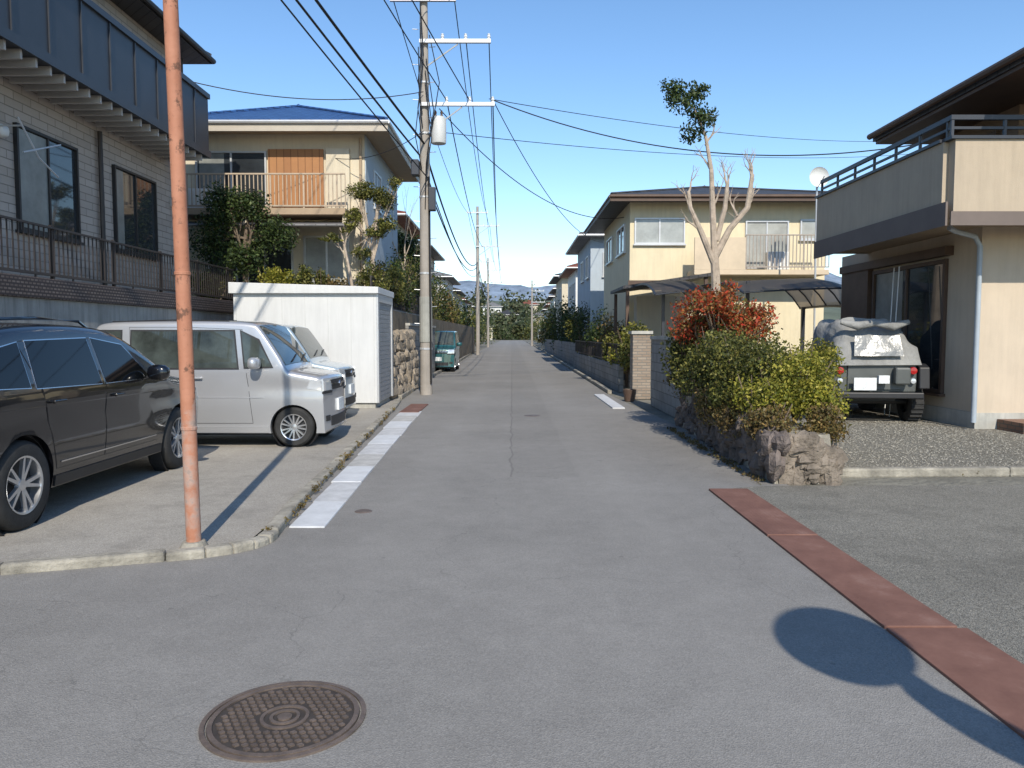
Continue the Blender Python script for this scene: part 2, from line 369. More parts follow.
kerbrun([(-2.75,19.2),(-3.0,30),(-3.6,80)],.13,-.02,.1,"kerb","old kerb below the stone retaining walls",1.2)
kerbrun([(14,9.1),(3.6,8.72)],.12,-.02,.09,"kerb","low concrete edging of the gravel yard",2.)
kerbrun([(3.4,230),(3.05,80),(2.62,21)],.12,-.02,.1,"kerb","old kerb along garden walls",1.5)
# gutter lids
y=6.3;i=0
while y<15.4:
    l=.97; xa=-1.56-(y-6.3)*.034; xb=-1.56-(y+l-6.3)*.034
    mb=MB(); w=.3+ (y-6.3)*.016; h=.01+random.uniform(0,.01); j=random.uniform(-.01,.01)
    mb.add([(xa-w+j,y,-.02),(xa+j,y,-.02),(xb+j,y+l-.012,-.02),(xb-w+j,y+l-.012,-.02),(xa-w+j,y,h),(xa+j,y,h),(xb+j,y+l-.012,h+.003),(xb-w+j,y+l-.012,h+.003)],[(0,3,2,1),(4,5,6,7),(0,1,5,4),(1,2,6,5),(2,3,7,6),(3,0,4,7)])
    solo("gutter_cover","pale concrete gutter cover beside the kerb","gutter cover",mb,(M_lid,M_lid3,M_lid,M_lid2,M_lid3)[i%5],bevel=.01,group="gutter covers along the kerb")
    y+=l; i+=1
mb=MB(); mb.box(-2.32,-1.92,15.7,17.6,-.01,.022); solo("drain_plate","rusty steel drain plate beside the kerb","drain plate",mb,M_steel,bevel=.005)
for (a,b) in ((16.6,17.9),(17.92,19.2),(19.22,20.4)):
    mb=MB(); mb.box(2.18,2.45,a,b,-.01,.03); solo("gutter_cover","white concrete gutter cover by a garden wall","gutter cover",mb,M_lid,bevel=.01,group="gutter covers by the garden walls")
for k,(a,b) in enumerate(((-3,-.3),(-.28,2.0),(2.02,4.08),(4.1,6.0),(6.02,7.85))):
    mb=MB(); mb.box(2.03,2.47 if k<3 else 2.43,a,b,-.01,.012+random.uniform(0,.008))
    solo("steel_plate","rusty brown checker steel plate over the roadside drain","steel plate",mb,M_steel,bevel=.004,group="steel plates over the drain")
# manhole
cx,cy=-.95,3.12
th=thing("manhole_cover","round cast iron manhole cover with studded pattern in asphalt","manhole cover",(cx,cy,0))
mb=MB(); mb.lathe([(.335,.0),(.335,.008),(.315,.009),(.315,.0)],(cx,cy,0),'z',64); part(th,"frame",mb,M_cast)
mb=MB(); mb.lathe([(0,.003),(.308,.003),(.308,-.01)],(cx,cy,0),'z',64); part(th,"groove_plate",mb,M_castd)
mb=MB()
mb.lathe([(.306,.003),(.306,.010),(.285,.010),(.285,.003)],(cx,cy,0),'z',64)
for r0,r1 in ((.03,.0),(.062,.048),(.1,.085)):
    mb.lathe([(r0,.003),(r0,.010),(r1,.010),(r1,.003)],(cx,cy,0),'z',40)
st=.036
for iy in range(-9,10):
    for ix in range(-9,10):
        x=(ix+.5*(iy%2))*st; y=iy*st*.88; r=math.hypot(x,y)
        if r<.112 or r>.268: continue
        w=.0145; hh=.0125
        P=[(cx+x-w,cy+y),(cx+x,cy+y-hh),(cx+x+w,cy+y),(cx+x,cy+y+hh)]
        mb.add([(*p,.003) for p in P]+[(*p,.010) for p in P],[(4,5,6,7),(0,1,5,4),(1,2,6,5),(2,3,7,6),(3,0,4,7)])
part(th,"cover",mb,M_cast)
for (x,y,r) in ((-1.35,6.9,.07),(.4,15.2,.15)):
    th=thing("valve_cover","small round iron valve cover in the road","valve cover",(x,y,0))
    part(th,"cover",MB().lathe([(0,.006),(r,.006),(r+.01,0)],(x,y,0),'z',24),M_cast)
# weeds and dry leaves in joints
pts=[]
for i in range(70):
    t=random.random(); pts.append((-1.9-.06*(t*10.5)+random.uniform(-.04,.04),6+t*10.5,.05,.05,.09,.035,26))
for i in range(60): pts.append((2.7+random.uniform(-.06,.05),8.1+random.random()*5,.02,.07,.12,.03,24))
for i in range(30): pts.append((random.uniform(3.7,9),8.72+random.uniform(-.05,.02)+.0,.03,.08,.04,.03,18))
for i in range(26): pts.append((random.uniform(-8,-2.2),5.5+random.uniform(-.03,.03)+0,.06,.06,.04,.02,14)) if False else None
solo("weeds","small dry weeds and leaf litter along kerb joints","weeds",leaves(pts,.014,5,.5),LM_brn,kind='stuff')
# ---------------------------------------------------------------- buildings helpers
def fb(mb,face,pl,a0,a1,z0,z1,d0,d1):
    if face=='-y': mb.box(a0,a1,pl-d1,pl-d0,z0,z1)
    elif face=='+x': mb.box(pl+d0,pl+d1,a0,a1,z0,z1)
    elif face=='-x': mb.box(pl-d1,pl-d0,a0,a1,z0,z1)
    return mb
def window(th,face,pl,a0,a1,z0,z1,fm=M_alu,gm=M_glass,mull=1,fw=.05,sill=True):
    g=fb(MB(),face,pl,a0+.01,a1-.01,z0+.01,z1-.01,.005,.02)
    w=part(th,"window",g,gm)
    m=MB(); fb(m,face,pl,a0,a0+fw,z0,z1,.003,.07); fb(m,face,pl,a1-fw,a1,z0,z1,.003,.07)
    fb(m,face,pl,a0+fw,a1-fw,z1-fw,z1,.003,.069); fb(m,face,pl,a0+fw,a1-fw,z0,z0+fw,.003,.069)
    for i in range(mull):
        c=a0+(a1-a0)*(i+1)/(mull+1); fb(m,face,pl,c-fw*.5,c+fw*.5,z0+fw,z1-fw,.003,.05)
    part(w,"frame",m,fm)
    if sill: part(w,"sill",fb(MB(),face,pl,a0-.04,a1+.04,z0-.05,z0-.003,.003,.11),fm)
    return w
def hip(x0,x1,y0,y1,z,h,thick=.14):
    mb=MB(); w=x1-x0; d=y1-y0
    if w>d: r0=(x0+d/2,(y0+y1)/2); r1=(x1-d/2,(y0+y1)/2)
    else: r0=((x0+x1)/2,y0+w/2); r1=((x0+x1)/2,y1-w/2)
    v=[(x0,y0,z),(x1,y0,z),(x1,y1,z),(x0,y1,z)]; v+=[(a,b,z+thick) for a,b,_ in v]
    v+=[(*r0,z+thick+h),(*r1,z+thick+h)]
    f=[(0,3,2,1),(0,1,5,4),(1,2,6,5),(2,3,7,6),(3,0,4,7)]
    if w>d: f+=[(4,5,9,8),(5,6,9),(6,7,8,9),(7,4,8)]
    else: f+=[(4,5,8),(5,6,9,8),(6,7,9),(7,4,8,9)]
    mb.add(v,f)
    caps=MB()
    for a,b in ((4,8),(7,8),(5,9),(6,9)) if w>d else ((4,8),(5,8),(6,9),(7,9)):
        caps.tube([v[a],v[b]],.06,6)
    caps.tube([v[8],v[9]],.09,6)
    return mb,caps
def eave_rect(x0,x1,y0,y1,z,r=.05):
    mb=MB(); mb.tube([(x0,y0,z),(x1,y0,z)],r,8); mb.tube([(x0,y0,z),(x0,y1,z)],r,8); mb.tube([(x1,y0,z),(x1,y1,z)],r,8); mb.tube([(x0,y1,z),(x1,y1,z)],r,8); return mb
def railing(face,pl,a0,a1,z0,z1,d,step=.12,bw=.02,top=.04):
    mb=MB(); fb(mb,face,pl,a0,a1,z1-top,z1,d,d+.05); fb(mb,face,pl,a0,a1,z0,z0+.04,d+.005,d+.045)
    n=int((a1-a0)/step)
    for i in range(n+1):
        a=a0+(a1-a0)*i/n; w=bw if i%8 else bw*2
        fb(mb,face,pl,a-w/2,a+w/2,z0-(.0 if i%8 else .08),z1-top,d+.012,d+.012+bw)
    return mb
def house(label,x0,x1,y0,y1,zb,ze,wm,rm,rh=1.3,oh=.6,wins=(),group=None,gm=M_alu):
    th=thing("house",label,"house",((x0+x1)/2,(y0+y1)/2,zb),0,group)
    part(th,"wall",MB().box(x0,x1,y0,y1,zb,ze),wm)
    m,c=hip(x0-oh,x1+oh,y0-oh,y1+oh,ze-.002,rh); r=part(th,"roof",m,rm); part(r,"ridge_tiles",c,rm)
    part(th,"gutter",eave_rect(x0-oh-.05,x1+oh+.05,y0-oh-.05,y1+oh+.05,ze+.06),gm)
    part(th,"foundation",MB().box(x0-.02,x1+.02,y0-.02,y1+.02,zb-.3,zb+.35),M_conc)
    for w in wins: window(th,*w)
    return th
# ---------------------------------------------------------------- House 1
th=thing("retaining_wall","concrete retaining wall with dark pebble coping under a terrace","retaining wall",(-7,11,0))
part(th,"wall",MB().box(-7.05,-6.8,2.5,19.3,0,2.12),mat("ret_concrete",(.33,.32,.3),.9,.2,1.5,.005,50,streak=.7))
part(th,"coping",MB().box(-7.1,-6.74,2.5,19.35,2.123,2.42),M_pebble,bevel=.02)
solo("terrace_ground","raised soil terrace under the grey house","ground",MB().box(-40,-7.06,2.5,19.4,-.01,2.15),M_soil,kind='structure')
th=thing("metal_fence","thin black metal fence on the retaining wall","fence",(-6.9,11,2.42))
part(th,"slats",railing('+x',-6.95,2.6,19.2,2.48,3.22,.0,.12,.016,.03),M_bronze)
yy=2.7
while yy<19.3: part(th,"post",MB().box(-6.98,-6.93,yy,yy+.045,2.424,3.25),M_bronze); yy+=1.8
th=thing("house","grey brick-tile house with long dark balcony on a terrace","house",(-12,13,2.15))
X=-8.
part(th,"wall",MB().box(-17,X,5.5,19.1,2.15,8.25),M_tilewall)
part(th,"foundation",MB().box(-17,X+.03,5.5,19.13,2.15,2.5),M_conc)
m,c=hip(-18,-7.42,4.5,19.4,8.252,2.0,.2); r=part(th,"roof",m,M_roofd); part(r,"ridge_tiles",c,M_roofd)
part(th,"gutter",eave_rect(-18,-7.36,4.45,19.45,8.33,.06),M_black)
b=part(th,"balcony",MB().box(X+.003,-7.05,5.5,18.2,5.72,5.88).box(-7.11,-7.05,5.5,18.2,5.883,7.12).box(X+.003,-7.113,18.14,18.2,5.883,7.12).box(X+.003,-7.113,5.5,5.56,5.883,7.12),M_dark)
yy=5.6
while yy<18.1: part(b,"joist",MB().box(-7.95,-7.09,yy,yy+.05,5.58,5.717),mat("joist_paint",(.42,.4,.38),.7,.1,3)); yy+=.36
mb=MB().box(-7.048,-7.0,5.5,18.22,7.05,7.16).box(-7.048,-7.01,5.5,18.22,5.7,5.86)
yy=5.7
while yy<18.2: mb.box(-7.048,-7.025,yy,yy+.03,5.862,7.048); yy+=.9
part(b,"handrail",mb,M_dark)
for a0,a1,z0,z1 in ((12.55,14.3,3.3,5.0),(15.6,17.4,3.3,5.0),(8.5,10.2,3.3,5.0)):
    window(th,'+x',X,a0,a1,z0,z1,M_black,M_glass,1,.045)
M_cur=mat("curtain",(.2,.21,.2),.35,.3,2)
part(th,"curtain",fb(MB(),'+x',X,12.62,13.4,3.36,4.94,.0205,.024),M_cur)
part(th,"curtain",fb(MB(),'+x',X,15.68,16.0,3.36,4.94,.0205,.024),M_cur)
for a0,a1 in ((9,11),(13,15),(16.3,17.6)): window(th,'+x',X,a0,a1,6.0,7.75,M_black,M_glass,1,.06,False)
part(th,"downspout",MB().tube([(X+.08,15.05,5.5),(X+.08,15.05,2.5)],.045,8),M_bronze,smooth=True)
part(th,"downspout",MB().tube([(X+.08,18.85,8.2),(X+.08,18.85,2.5)],.045,8),M_bronze,smooth=True)
part(th,"wall_lamp",MB().rock((X+.1,12.1,4.75),(.1,.12,.1),10,6,nz=0),M_white,smooth=True)
mb=MB(); mb.tube([(-7.5,11.9,4.9),(-7.5,12.4,4.4),(-7.5,12.9,4.2)],.015,5); mb.tube([(-7.5,12.0,4.4),(-7.5,13,4.75)],.015,5); mb.tube([(X,12.0,4.8),(-7.5,12.0,4.8)],.015,5); part(th,"laundry_bracket",mb,M_alu)
for zz in (4.6,3.0): part(th,"vent_hood",MB().box(X+.01,X+.06,18.2,18.45,zz,zz+.2),M_alu)
# orange pole
bx,by=-2.36,5.62
th=thing("steel_pole","rusty orange painted steel pole at the lot corner","pole",(bx,by,0)); part(th,"post",MB().tube([(bx,by,0),(bx-.045,by,2.9),(bx-.11,by,6.4)],[.054,.052,.05],14),M_rustp,smooth=True)
for z in (2.03,.9): part(th,"band",MB().lathe([(.052,z),(.057,z+.005),(.057,z+.025),(.052,z+.03)],(bx-.0155*z,by,0),'z',16),M_rustp)
part(th,"footing",MB().lathe([(0,.08),(.08,.075),(.11,.02)],(bx,by,0),'z',14),M_kerb)
# ---------------------------------------------------------------- Shed
th=thing("storage_shed","light grey prefabricated storage shed with roller shutter","shed",(-4.4,17.5,LZ))
part(th,"wall",MB().box(-5.95,-2.9,16.5,18.5,.14,2.48),M_shed)
part(th,"roof",MB().prism([(-6.02,2.482),(-2.84,2.482),(-2.84,2.62),(-6.02,2.72)],'y',16.4,18.6),M_shed,bevel=.01)
for i in range(7):
    xx=-5.9+i*.49; part(th,"panel_seam",MB().box(xx,xx+.012,16.494,16.499,.16,2.46),mat("seam_grey",(.52,.525,.52),.6))
mb=MB(); z=.16
while z<2.3: mb.box(-2.899,-2.885,16.68,18.34,z,z+.085); z+=.1
part(th,"roller_shutter",mb,mat("shutter",(.3,.31,.32),.5,.1,3,streak=.2))
part(th,"shutter_frame",MB().box(-2.898,-2.86,16.5,16.66,.14,2.48).box(-2.898,-2.86,18.36,18.5,.14,2.48).box(-2.898,-2.86,16.663,18.357,2.31,2.479),M_alu)
part(th,"base",MB().box(-5.9,-2.95,16.55,18.45,.02,.139),M_conc)
# ---------------------------------------------------------------- House 2 (blue roof)
solo("terrace_ground","raised garden terrace with soil","ground",MB().box(-40,-3.4,19.45,70,-.01,2.3),M_soil,kind='structure')
th=house("cream two-storey house with blue tile roof and wooden shutter",-9.2,-4.15,22,28,2.3,7.3,M_cream,M_roofb,1.28,.75)
part(th,"fascia",MB().box(-9.98,-3.37,21.24,21.248,7.12,7.34).box(-3.39,-3.372,21.25,28.76,7.12,7.34),mat("fascia_beige",(.45,.4,.33),.7,.08,2))
part(th,"soffit",MB().box(-9.94,-3.41,21.26,28.74,7.22,7.297),M_soffit)
b=part(th,"balcony",MB().box(-9.2,-4.5,21.0,21.997,4.85,5.02),M_soffit)
part(b,"railing",railing('-y',21.05,-9.2,-4.5,5.06,5.95,.0,.11,.022),mat("cream_metal",(.42,.33,.24),.6,.1,3))
for xx in (-4.6,-7.3,-9.2): part(b,"bracket",MB().box(xx,xx+.1,21.1,21.2,2.3,4.847),M_cream)
part(th,"wooden_shutter",MB().box(-6.85,-5.3,21.93,21.997,5.05,6.8),M_wood)
window(th,'-y',22,-8.9,-6.9,5.05,6.75,M_alu,M_glass,1)
part(th,"curtain",MB().box(-8.8,-8.1,21.975,21.979,5.1,6.7),M_cur)
part(th,"shutter_box",MB().box(-5.2,-4.55,21.85,21.997,5.05,6.8),M_cream)
window(th,'-y',22,-8.6,-6.2,2.5,4.4,M_alu,M_glass,2)
window(th,'-y',22,-5.9,-4.6,2.6,4.4,M_alu,M_glassc,1)
window(th,'+x',-4.15,23.2,24.4,5.4,6.5,M_alu,M_glass,1)
window(th,'+x',-4.15,25.5,26.9,5.4,6.5,M_alu,M_glass,1)
part(th,"side_shade_sheet",MB().box(-4.147,-4.12,22.02,27.95,2.66,7.2),M_gwall)  # added grey-blue sheet: the side wall's bluish shade put in as colour
part(th,"canopy",MB().prism([(20.4,4.45),(21.99,4.75),(21.99,4.8),(20.4,4.5)],'x',-9.1,-4.4),M_roofg)
part(th,"downspout",MB().tube([(-4.25,21.93,7.1),(-4.25,21.93,2.4)],.04,8),M_soffit,smooth=True)
part(th,"air_conditioner",MB().box(-8.9,-8.1,21.3,21.6,5.03,5.6),M_white,bevel=.03)
def stonewall(label,x,y0,y1,h,slope,mt,rs=.22,face=1):
    th=thing("stone_wall",label,"stone wall",(x,(y0+y1)/2,0)); w=.5
    part(th,"backing",MB().prism([(x-face*w-face*.3,0),(x-face*.12,0),(x-face*(.12+slope),h-.08),(x-face*w-face*.3,h-.08)],'y',y0+.05,y1),M_kerb)
    mb=MB(); z=rs*.7
    while z<h:
        y=y0+random.uniform(0,rs)
        while y<y1:
            a=rs*random.uniform(.7,1.4); mb.rock((x-face*(.1+slope*z/h)+random.uniform(-.04,.03),y,z+random.uniform(-.07,.07)),(.18,a,rs*random.uniform(.7,1)),9,7,random.uniform(-.2,.2),.7,.2)
            y+=a*1.7
        z+=rs*1.4
    part(th,"stones",mb,mt,smooth=True); return th
stonewall("tan fieldstone retaining wall beside the utility pole",-2.85,18.75,24.5,1.8,.35,M_stone,.2)
th=thing("block_wall","weathered concrete block retaining wall along the street","wall",(-3.5,29,0)); part(th,"blocks",MB().box(-3.7,-3.3,24.6,33,0,1.9),M_block); part(th,"coping",MB().box(-3.75,-3.25,24.6,33,1.903,1.98),M_conc)
th=thing("garden_fence","dark slatted garden fence above the stone wall","fence",(-3.5,22,2.3))
part(th,"slats",railing('+x',-3.6,19.6,33,2.35,3.1,.0,.13,.03),M_bronze)
part(th,"base",MB().box(-3.66,-3.45,19.5,33,2.0,2.34),M_block)
def tree(label,base,h,r,lm,clumps,size,sub=14,bm=M_bark,spread=.3,name="tree",lean=(0,0)):
    th=thing(name,label,"tree",base)
    mb=MB(); b=Vector(base); top=b+Vector((lean[0],lean[1],h))
    pts=[b+(top-b)*t+Vector((random.uniform(-.06,.06),random.uniform(-.06,.06),0))*(t>0) for t in (0,.25,.5,.75,1)]
    mb.tube(pts,[r,r*.85,r*.75,r*.6,r*.4],8)
    for c in clumps:
        t=random.uniform(.35,.85); s=b+(top-b)*t; e=Vector(c[:3]); mb.tube([s,(s+e)/2+Vector((0,0,.08)),e],[r*.45,r*.3,r*.12],6)
        for k in range(3):
            e2=e+Vector((random.uniform(-.7,.7)*c[3],random.uniform(-.7,.7)*c[4],random.uniform(-.3,.7)*c[5])); mb.tube([(s+e)/2,e2],[r*.2,r*.06],4)
    part(th,"trunk",mb,bm,smooth=True)
    part(th,"crown",leaves(clumps,size,sub,spread),lm); return th
tree("dark broadleaf garden tree by the grey house",(-6.9,20.2,2.3),2.2,.09,LM_dark,[(-7.3,20.1,4.95,.8,.6,.6,3000),(-6.2,20.2,4.2,.65,.5,.5,2300),(-7.8,20.3,4.1,.7,.5,.7,2300),(-6.6,20,4.9,.55,.4,.4,1400),(-6.9,20,3.5,.8,.4,.5,2000)],.04,26,spread=.38)
tree("cloud-pruned garden tree beside the cream house",(-3.75,20.6,2.3),2.9,.08,LM_olive,[(-3.95,20.5,5.35,.45,.4,.26,2200),(-3.4,20.6,5.15,.36,.3,.34,1700),(-4.15,20.6,4.75,.34,.3,.22,1100),(-3.3,20.5,4.5,.36,.3,.22,1100),(-3.65,20.6,4.3,.34,.3,.2,900),(-3.1,20.6,5.6,.2,.2,.22,450),(-4.0,20.6,3.8,.3,.3,.2,700)],.03,16,M_pbark,.34,lean=(.15,0))
tree("leaning bare-trunked garden tree above the white shed",(-4.1,20.3,2.3),2.1,.05,LM_olive,[(-4.7,20.2,4.1,.3,.3,.14,260),(-4.25,20.3,4.4,.28,.3,.16,260)],.04,8,M_pbark,.3,lean=(-.4,0))
for i,(x0,x1,lm) in enumerate(((-6.5,-5.6,LM_yel),(-5.5,-4.9,LM_olive),(-8.3,-7.4,LM_olive))):
    shrub("clipped round garden hedge behind the shed",[((x0+x1)/2-.15,20,2.9,(x1-x0)/2.2,.45,.5,2400),((x0+x1)/2+.25,20.1,2.85,(x1-x0)/2.4,.4,.45,1600)],.035,lm,36,.3)
shrub("orange flowering shrub in the garden",[(-4.55,20.2,2.75,.45,.4,.4,1200)],.04,LM_brn,20)
shrub("low mixed garden greenery above the stone wall",[(-3.7,20.2,3.0,.4,.6,.5,1800),(-3.75,21.6,3.1,.4,.7,.55,1800),(-3.6,22.9,3.0,.4,.6,.5,1500)],.035,LM_olive,26,.36)
# ---------------------------------------------------------------- right house
th=thing("house","beige stucco house with overhanging balcony and dark rail","house",(11,16,0))
X=7.75
part(th,"wall",MB().box(X,16,12.8,18.2,.03,3.42),M_beige)
part(th,"upper_wall",MB().box(8.6,16,13.3,15.7,3.423,5.5),mat("upper_wall",(.2,.14,.1),.8,.1,2,.004,60))  # dark brown base colour carries the shade on this wall
part(th,"foundation",MB().box(X-.02,16.02,12.78,18.22,.03,.3),M_conc)
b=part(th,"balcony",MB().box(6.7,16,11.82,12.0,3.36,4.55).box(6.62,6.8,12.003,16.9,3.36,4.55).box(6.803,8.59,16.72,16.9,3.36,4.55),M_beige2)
part(b,"floor_slab",MB().box(6.803,16,12.003,16.717,3.38,3.56),M_soffit)
part(b,"lower_band",MB().box(6.65,16,11.785,11.817,3.26,3.47).box(6.585,6.617,11.82,16.93,3.26,3.62),mat("band",(.15,.12,.105),.8,.1,2))
part(b,"coping",MB().box(6.62,16,11.78,12.04,4.553,4.6).box(6.58,6.84,12.043,16.94,4.553,4.6),M_dark)
mb=MB().box(6.66,16,11.88,11.94,4.86,4.93).box(6.66,6.72,11.943,16.85,4.86,4.93).box(6.68,16,11.895,11.925,4.72,4.76).box(6.675,6.705,11.93,16.85,4.72,4.76)
yy=12.
while yy<16.9: mb.box(6.67,6.71,yy,yy+.04,4.603,4.858); yy+=.8
xx=6.67
while xx<11: mb.box(xx,xx+.04,11.89,11.93,4.603,4.858); xx+=.8
part(b,"handrail",mb,M_dark)
mb=MB().prism([(7.42,5.56),(7.42,5.7),(12.5,7.7),(17.6,5.7),(17.6,5.56)],'y',10.6,16.1)
r=part(th,"roof",mb,M_roofd)
part(r,"fascia",MB().prism([(7.46,5.5),(7.46,5.557),(17.5,5.557),(17.5,5.5)],'y',10.65,16.05),M_brown)
part(r,"gutter",MB().tube([(7.35,10.6,5.66),(7.35,16.1,5.66)],.06,8),M_brown,smooth=True)
window(th,'-x',X,13.75,16.5,.55,2.95,M_brown,M_glass,1,.07)
part(th,"curtain",fb(MB(),'-x',X,15.3,16.4,.63,2.87,.0205,.024),M_cur)
part(th,"shutter_box",fb(MB(),'-x',X,16.6,17.9,.5,3.0,.003,.12),M_brown)
part(th,"window_hood",fb(MB(),'-x',X,13.6,17.95,3.0,3.16,.003,.16),M_brown)
part(th,"downspout",MB().tube([(6.95,12.35,3.3),(7.1,12.45,3.26),(7.55,12.66,3.2),(7.66,12.7,3.05),(7.66,12.7,.15)],.042,10),mat("pipe_bluegrey",(.35,.4,.45),.5,.1,3),smooth=True)
part(th,"doorstep",MB().box(8.1,10,12.1,12.77,.03,.2),pat("brick_step",(.2,.11,.075),(.26,.15,.1),(.12,.1,.08),.2,.07))
window(th,'-y',12.8,9.5,11.2,.9,2.4,M_brown,M_glassc,1)
window(th,'-x',8.6,13.8,15.4,3.7,5.2,M_brown,M_glass,1,.06,False)
for yy,xx in ((14.6,7.2),(14.9,7.25)): solo("laundry_pole","thin white laundry pole leaning by the house window","laundry pole",MB().tube([(xx,yy,.04),(xx+.15,yy+.1,2.9)],.011,5),M_white)
# ---------------------------------------------------------------- yellow house
th=house("pale yellow two-storey house with dark low hip roof",4.1,10.9,27,34.5,0,6.2,M_yel,M_roofd,1.0,.75,gm=M_brown)
part(th,"eave_board",MB().box(3.33,11.67,26.22,26.24,6.1,6.33).box(3.3,3.32,26.2,35.3,6.1,6.33),M_brown)
window(th,'-y',27,4.25,6.0,4.75,5.65,M_alu,M_glassc,1)
window(th,'-y',27,8.1,9.6,3.9,5.55,M_alu,M_glassc,1,sill=False)
window(th,'-y',27,10.0,10.75,4.9,5.6,M_alu,M_glassc,0)
window(th,'-x',4.1,28,30,4.6,5.6,M_alu,M_glass,1)
window(th,'-x',4.1,31.5,33.3,4.6,5.6,M_alu,M_glass,1)
window(th,'-y',27,4.6,6.6,.9,2.2,M_alu,M_glass,1)
b=part(th,"balcony",MB().box(6.1,10.6,25.9,26.997,3.62,3.78).box(6.1,7.8,25.9,25.97,3.783,4.85),mat("peach_panel",(.6,.49,.35),.8,.1,2))
part(b,"railing",railing('-y',25.95,7.82,10.6,3.85,4.95,.0,.12,.025),mat("rail_brown",(.35,.3,.25),.6))
part(th,"air_conditioner",MB().box(8.6,9.35,26.1,26.4,3.783,4.4),M_white,bevel=.03)
part(th,"wall_band",MB().box(4.05,6.05,26.96,26.997,3.2,3.5),M_brown)
th=thing("porch","dark porch roof with posts in front of yellow house","porch",(4.5,24.5,0))
part(th,"roof",MB().prism([(3.4,3.0),(3.4,3.1),(6.1,3.5),(6.1,3.4)],'y',23.6,26.7),M_roofd)
for xx,yy,zz in ((3.5,23.7,2.99),(3.5,26.4,2.99),(5.9,23.7,3.4)): part(th,"post",MB().box(xx,xx+.1,yy,yy+.1,0,zz),M_brown)
part(th,"wall",MB().box(4.2,6.0,26.0,26.6,0,2.9),M_cream)
def carport(label,x0,x1,y0,y1,z):
    th=thing("carport",label,"carport",((x0+x1)/2,(y0+y1)/2,0),0,"curved carports beside the yellow house")
    n=14; w=x1-x0; k=.85/w
    # barrel section across the depth: front edge curls down toward the street-side camera, right end too
    P=[(x0+w*i/n, z+.12-.75*max(0,(i/n-(1-k*1.2))/(k*1.2))**2.2-.12*(1-i/n)**2) for i in range(n+1)]
    m2=10; D=[(y0+(y1-y0)*j/m2, -.42*(1-j/m2)**4) for j in range(m2+1)]
    vs=[(p[0],d[0],p[1]+d[1]) for d in D for p in P]
    mb=MB(); mb.add(vs,[(j*(n+1)+i,j*(n+1)+i+1,(j+1)*(n+1)+i+1,(j+1)*(n+1)+i) for j in range(m2) for i in range(n)])
    part(th,"roof_panel",mb,M_poly,smooth=True)
    for j in (0,2,4,6,8,10):
        part(th,"rib",MB().tube([(p[0],D[j][0],p[1]+D[j][1]-.03) for p in P],.022,6),M_dark)
    for i in range(0,n+1,2): part(th,"beam",MB().tube([(P[i][0],d[0],P[i][1]+d[1]-.03) for d in D],.018 if 0<i<n else .035,6),M_dark)
    for yy in (y0+.9,y1-.4): part(th,"post",MB().box(x1-.1,x1,yy-.05,yy+.05,0,P[n][1]-.02),M_dark)
    part(th,"post",MB().box(x0+.35,x0+.43,y0+.9,y0+.98,0,z-.1),M_dark)
carport("smoky curved polycarbonate carport roof on dark posts",3.75,5.7,20.2,24.0,3.1)
carport("wide smoky curved polycarbonate carport roof on dark posts",5.75,9.1,19.2,24.4,3.1)
th=thing("satellite_dish","white satellite dish beside balcony on mast","satellite dish",(9.2,23.5,0))
part(th,"dish",MB().lathe([(0,.1),(.12,.09),(.24,.05),(.29,0),(.3,-.01)],(9.25,23.5,6.35),'y',24),M_white,smooth=True); part(th,"mast",MB().tube([(9.25,23.66,6.3),(9.3,23.7,0)],.03,6),M_alu); part(th,"feed_arm",MB().tube([(9.25,23.6,6.05),(9.25,23.1,6.3)],.015,5),M_alu)
# ---------------------------------------------------------------- more houses
def auto(label,x0,x1,y0,y1,zb,ze,wm,rm,side,rh=1.2):
    ws=[]
    for zz in (zb+.9,ze-1.9):
        for i in range(int((x1-x0)/2.6)):
            a=x0+.6+i*2.6; ws.append(('-y',y0,a,a+1.5,zz,zz+1.2,M_alu,random.choice((M_glass,M_glassc)),1))
        pl=x0 if side=='-x' else x1
        for i in range(int((y1-y0)/2.8)):
            a=y0+.6+i*2.8; ws.append((side,pl,a,a+1.4,zz,zz+1.1,M_alu,M_glass,1))
    house(label,x0,x1,y0,y1,zb,ze,wm,rm,rh,.6,ws,group="houses along the street")
auto("blue-grey two-storey house on the street",3.9,10,38.5,46,0,6.4,M_gwall,M_roofg,'-x')
auto("white two-storey house with red roof",4.2,10,51,58,0,5.9,M_white,M_roofr,'-x')
auto("cream two-storey house with dark roof",4.0,11,62,70,0,6.2,M_cream,M_roofd,'-x')
auto("beige two-storey house with grey roof",4.6,11,75,83,0,6.,M_beige,M_roofg,'-x')
auto("white two-storey house with dark roof",4.9,12,90,99,0,6.,M_white,M_roofd,'-x')
auto("yellow two-storey house with red roof",5.4,12,108,118,0,5.8,M_yel,M_roofr,'-x')
auto("grey two-storey house with dark roof",5.8,13,130,140,0,5.8,M_gwall,M_roofd,'-x')
auto("cream house with reddish roof on a terrace",-13,-5.2,34,41,2,6.7,M_cream,M_roofr,'+x')
auto("brown-roofed beige house on a terrace",-12,-5.4,46,54,1.6,6.8,M_beige,M_roofd,'+x')
auto("white two-storey house beside the street",-12,-5.2,60,68,.5,6,M_white,M_roofg,'+x')
auto("cream two-storey house with dark roof",-12,-5.6,75,84,.0,5.8,M_cream,M_roofd,'+x')
auto("grey two-storey house with red roof",-12,-6,94,104,.0,5.8,M_gwall,M_roofr,'+x')
auto("beige two-storey house with grey roof",-13,-6.2,116,126,.0,5.8,M_beige,M_roofg,'+x')
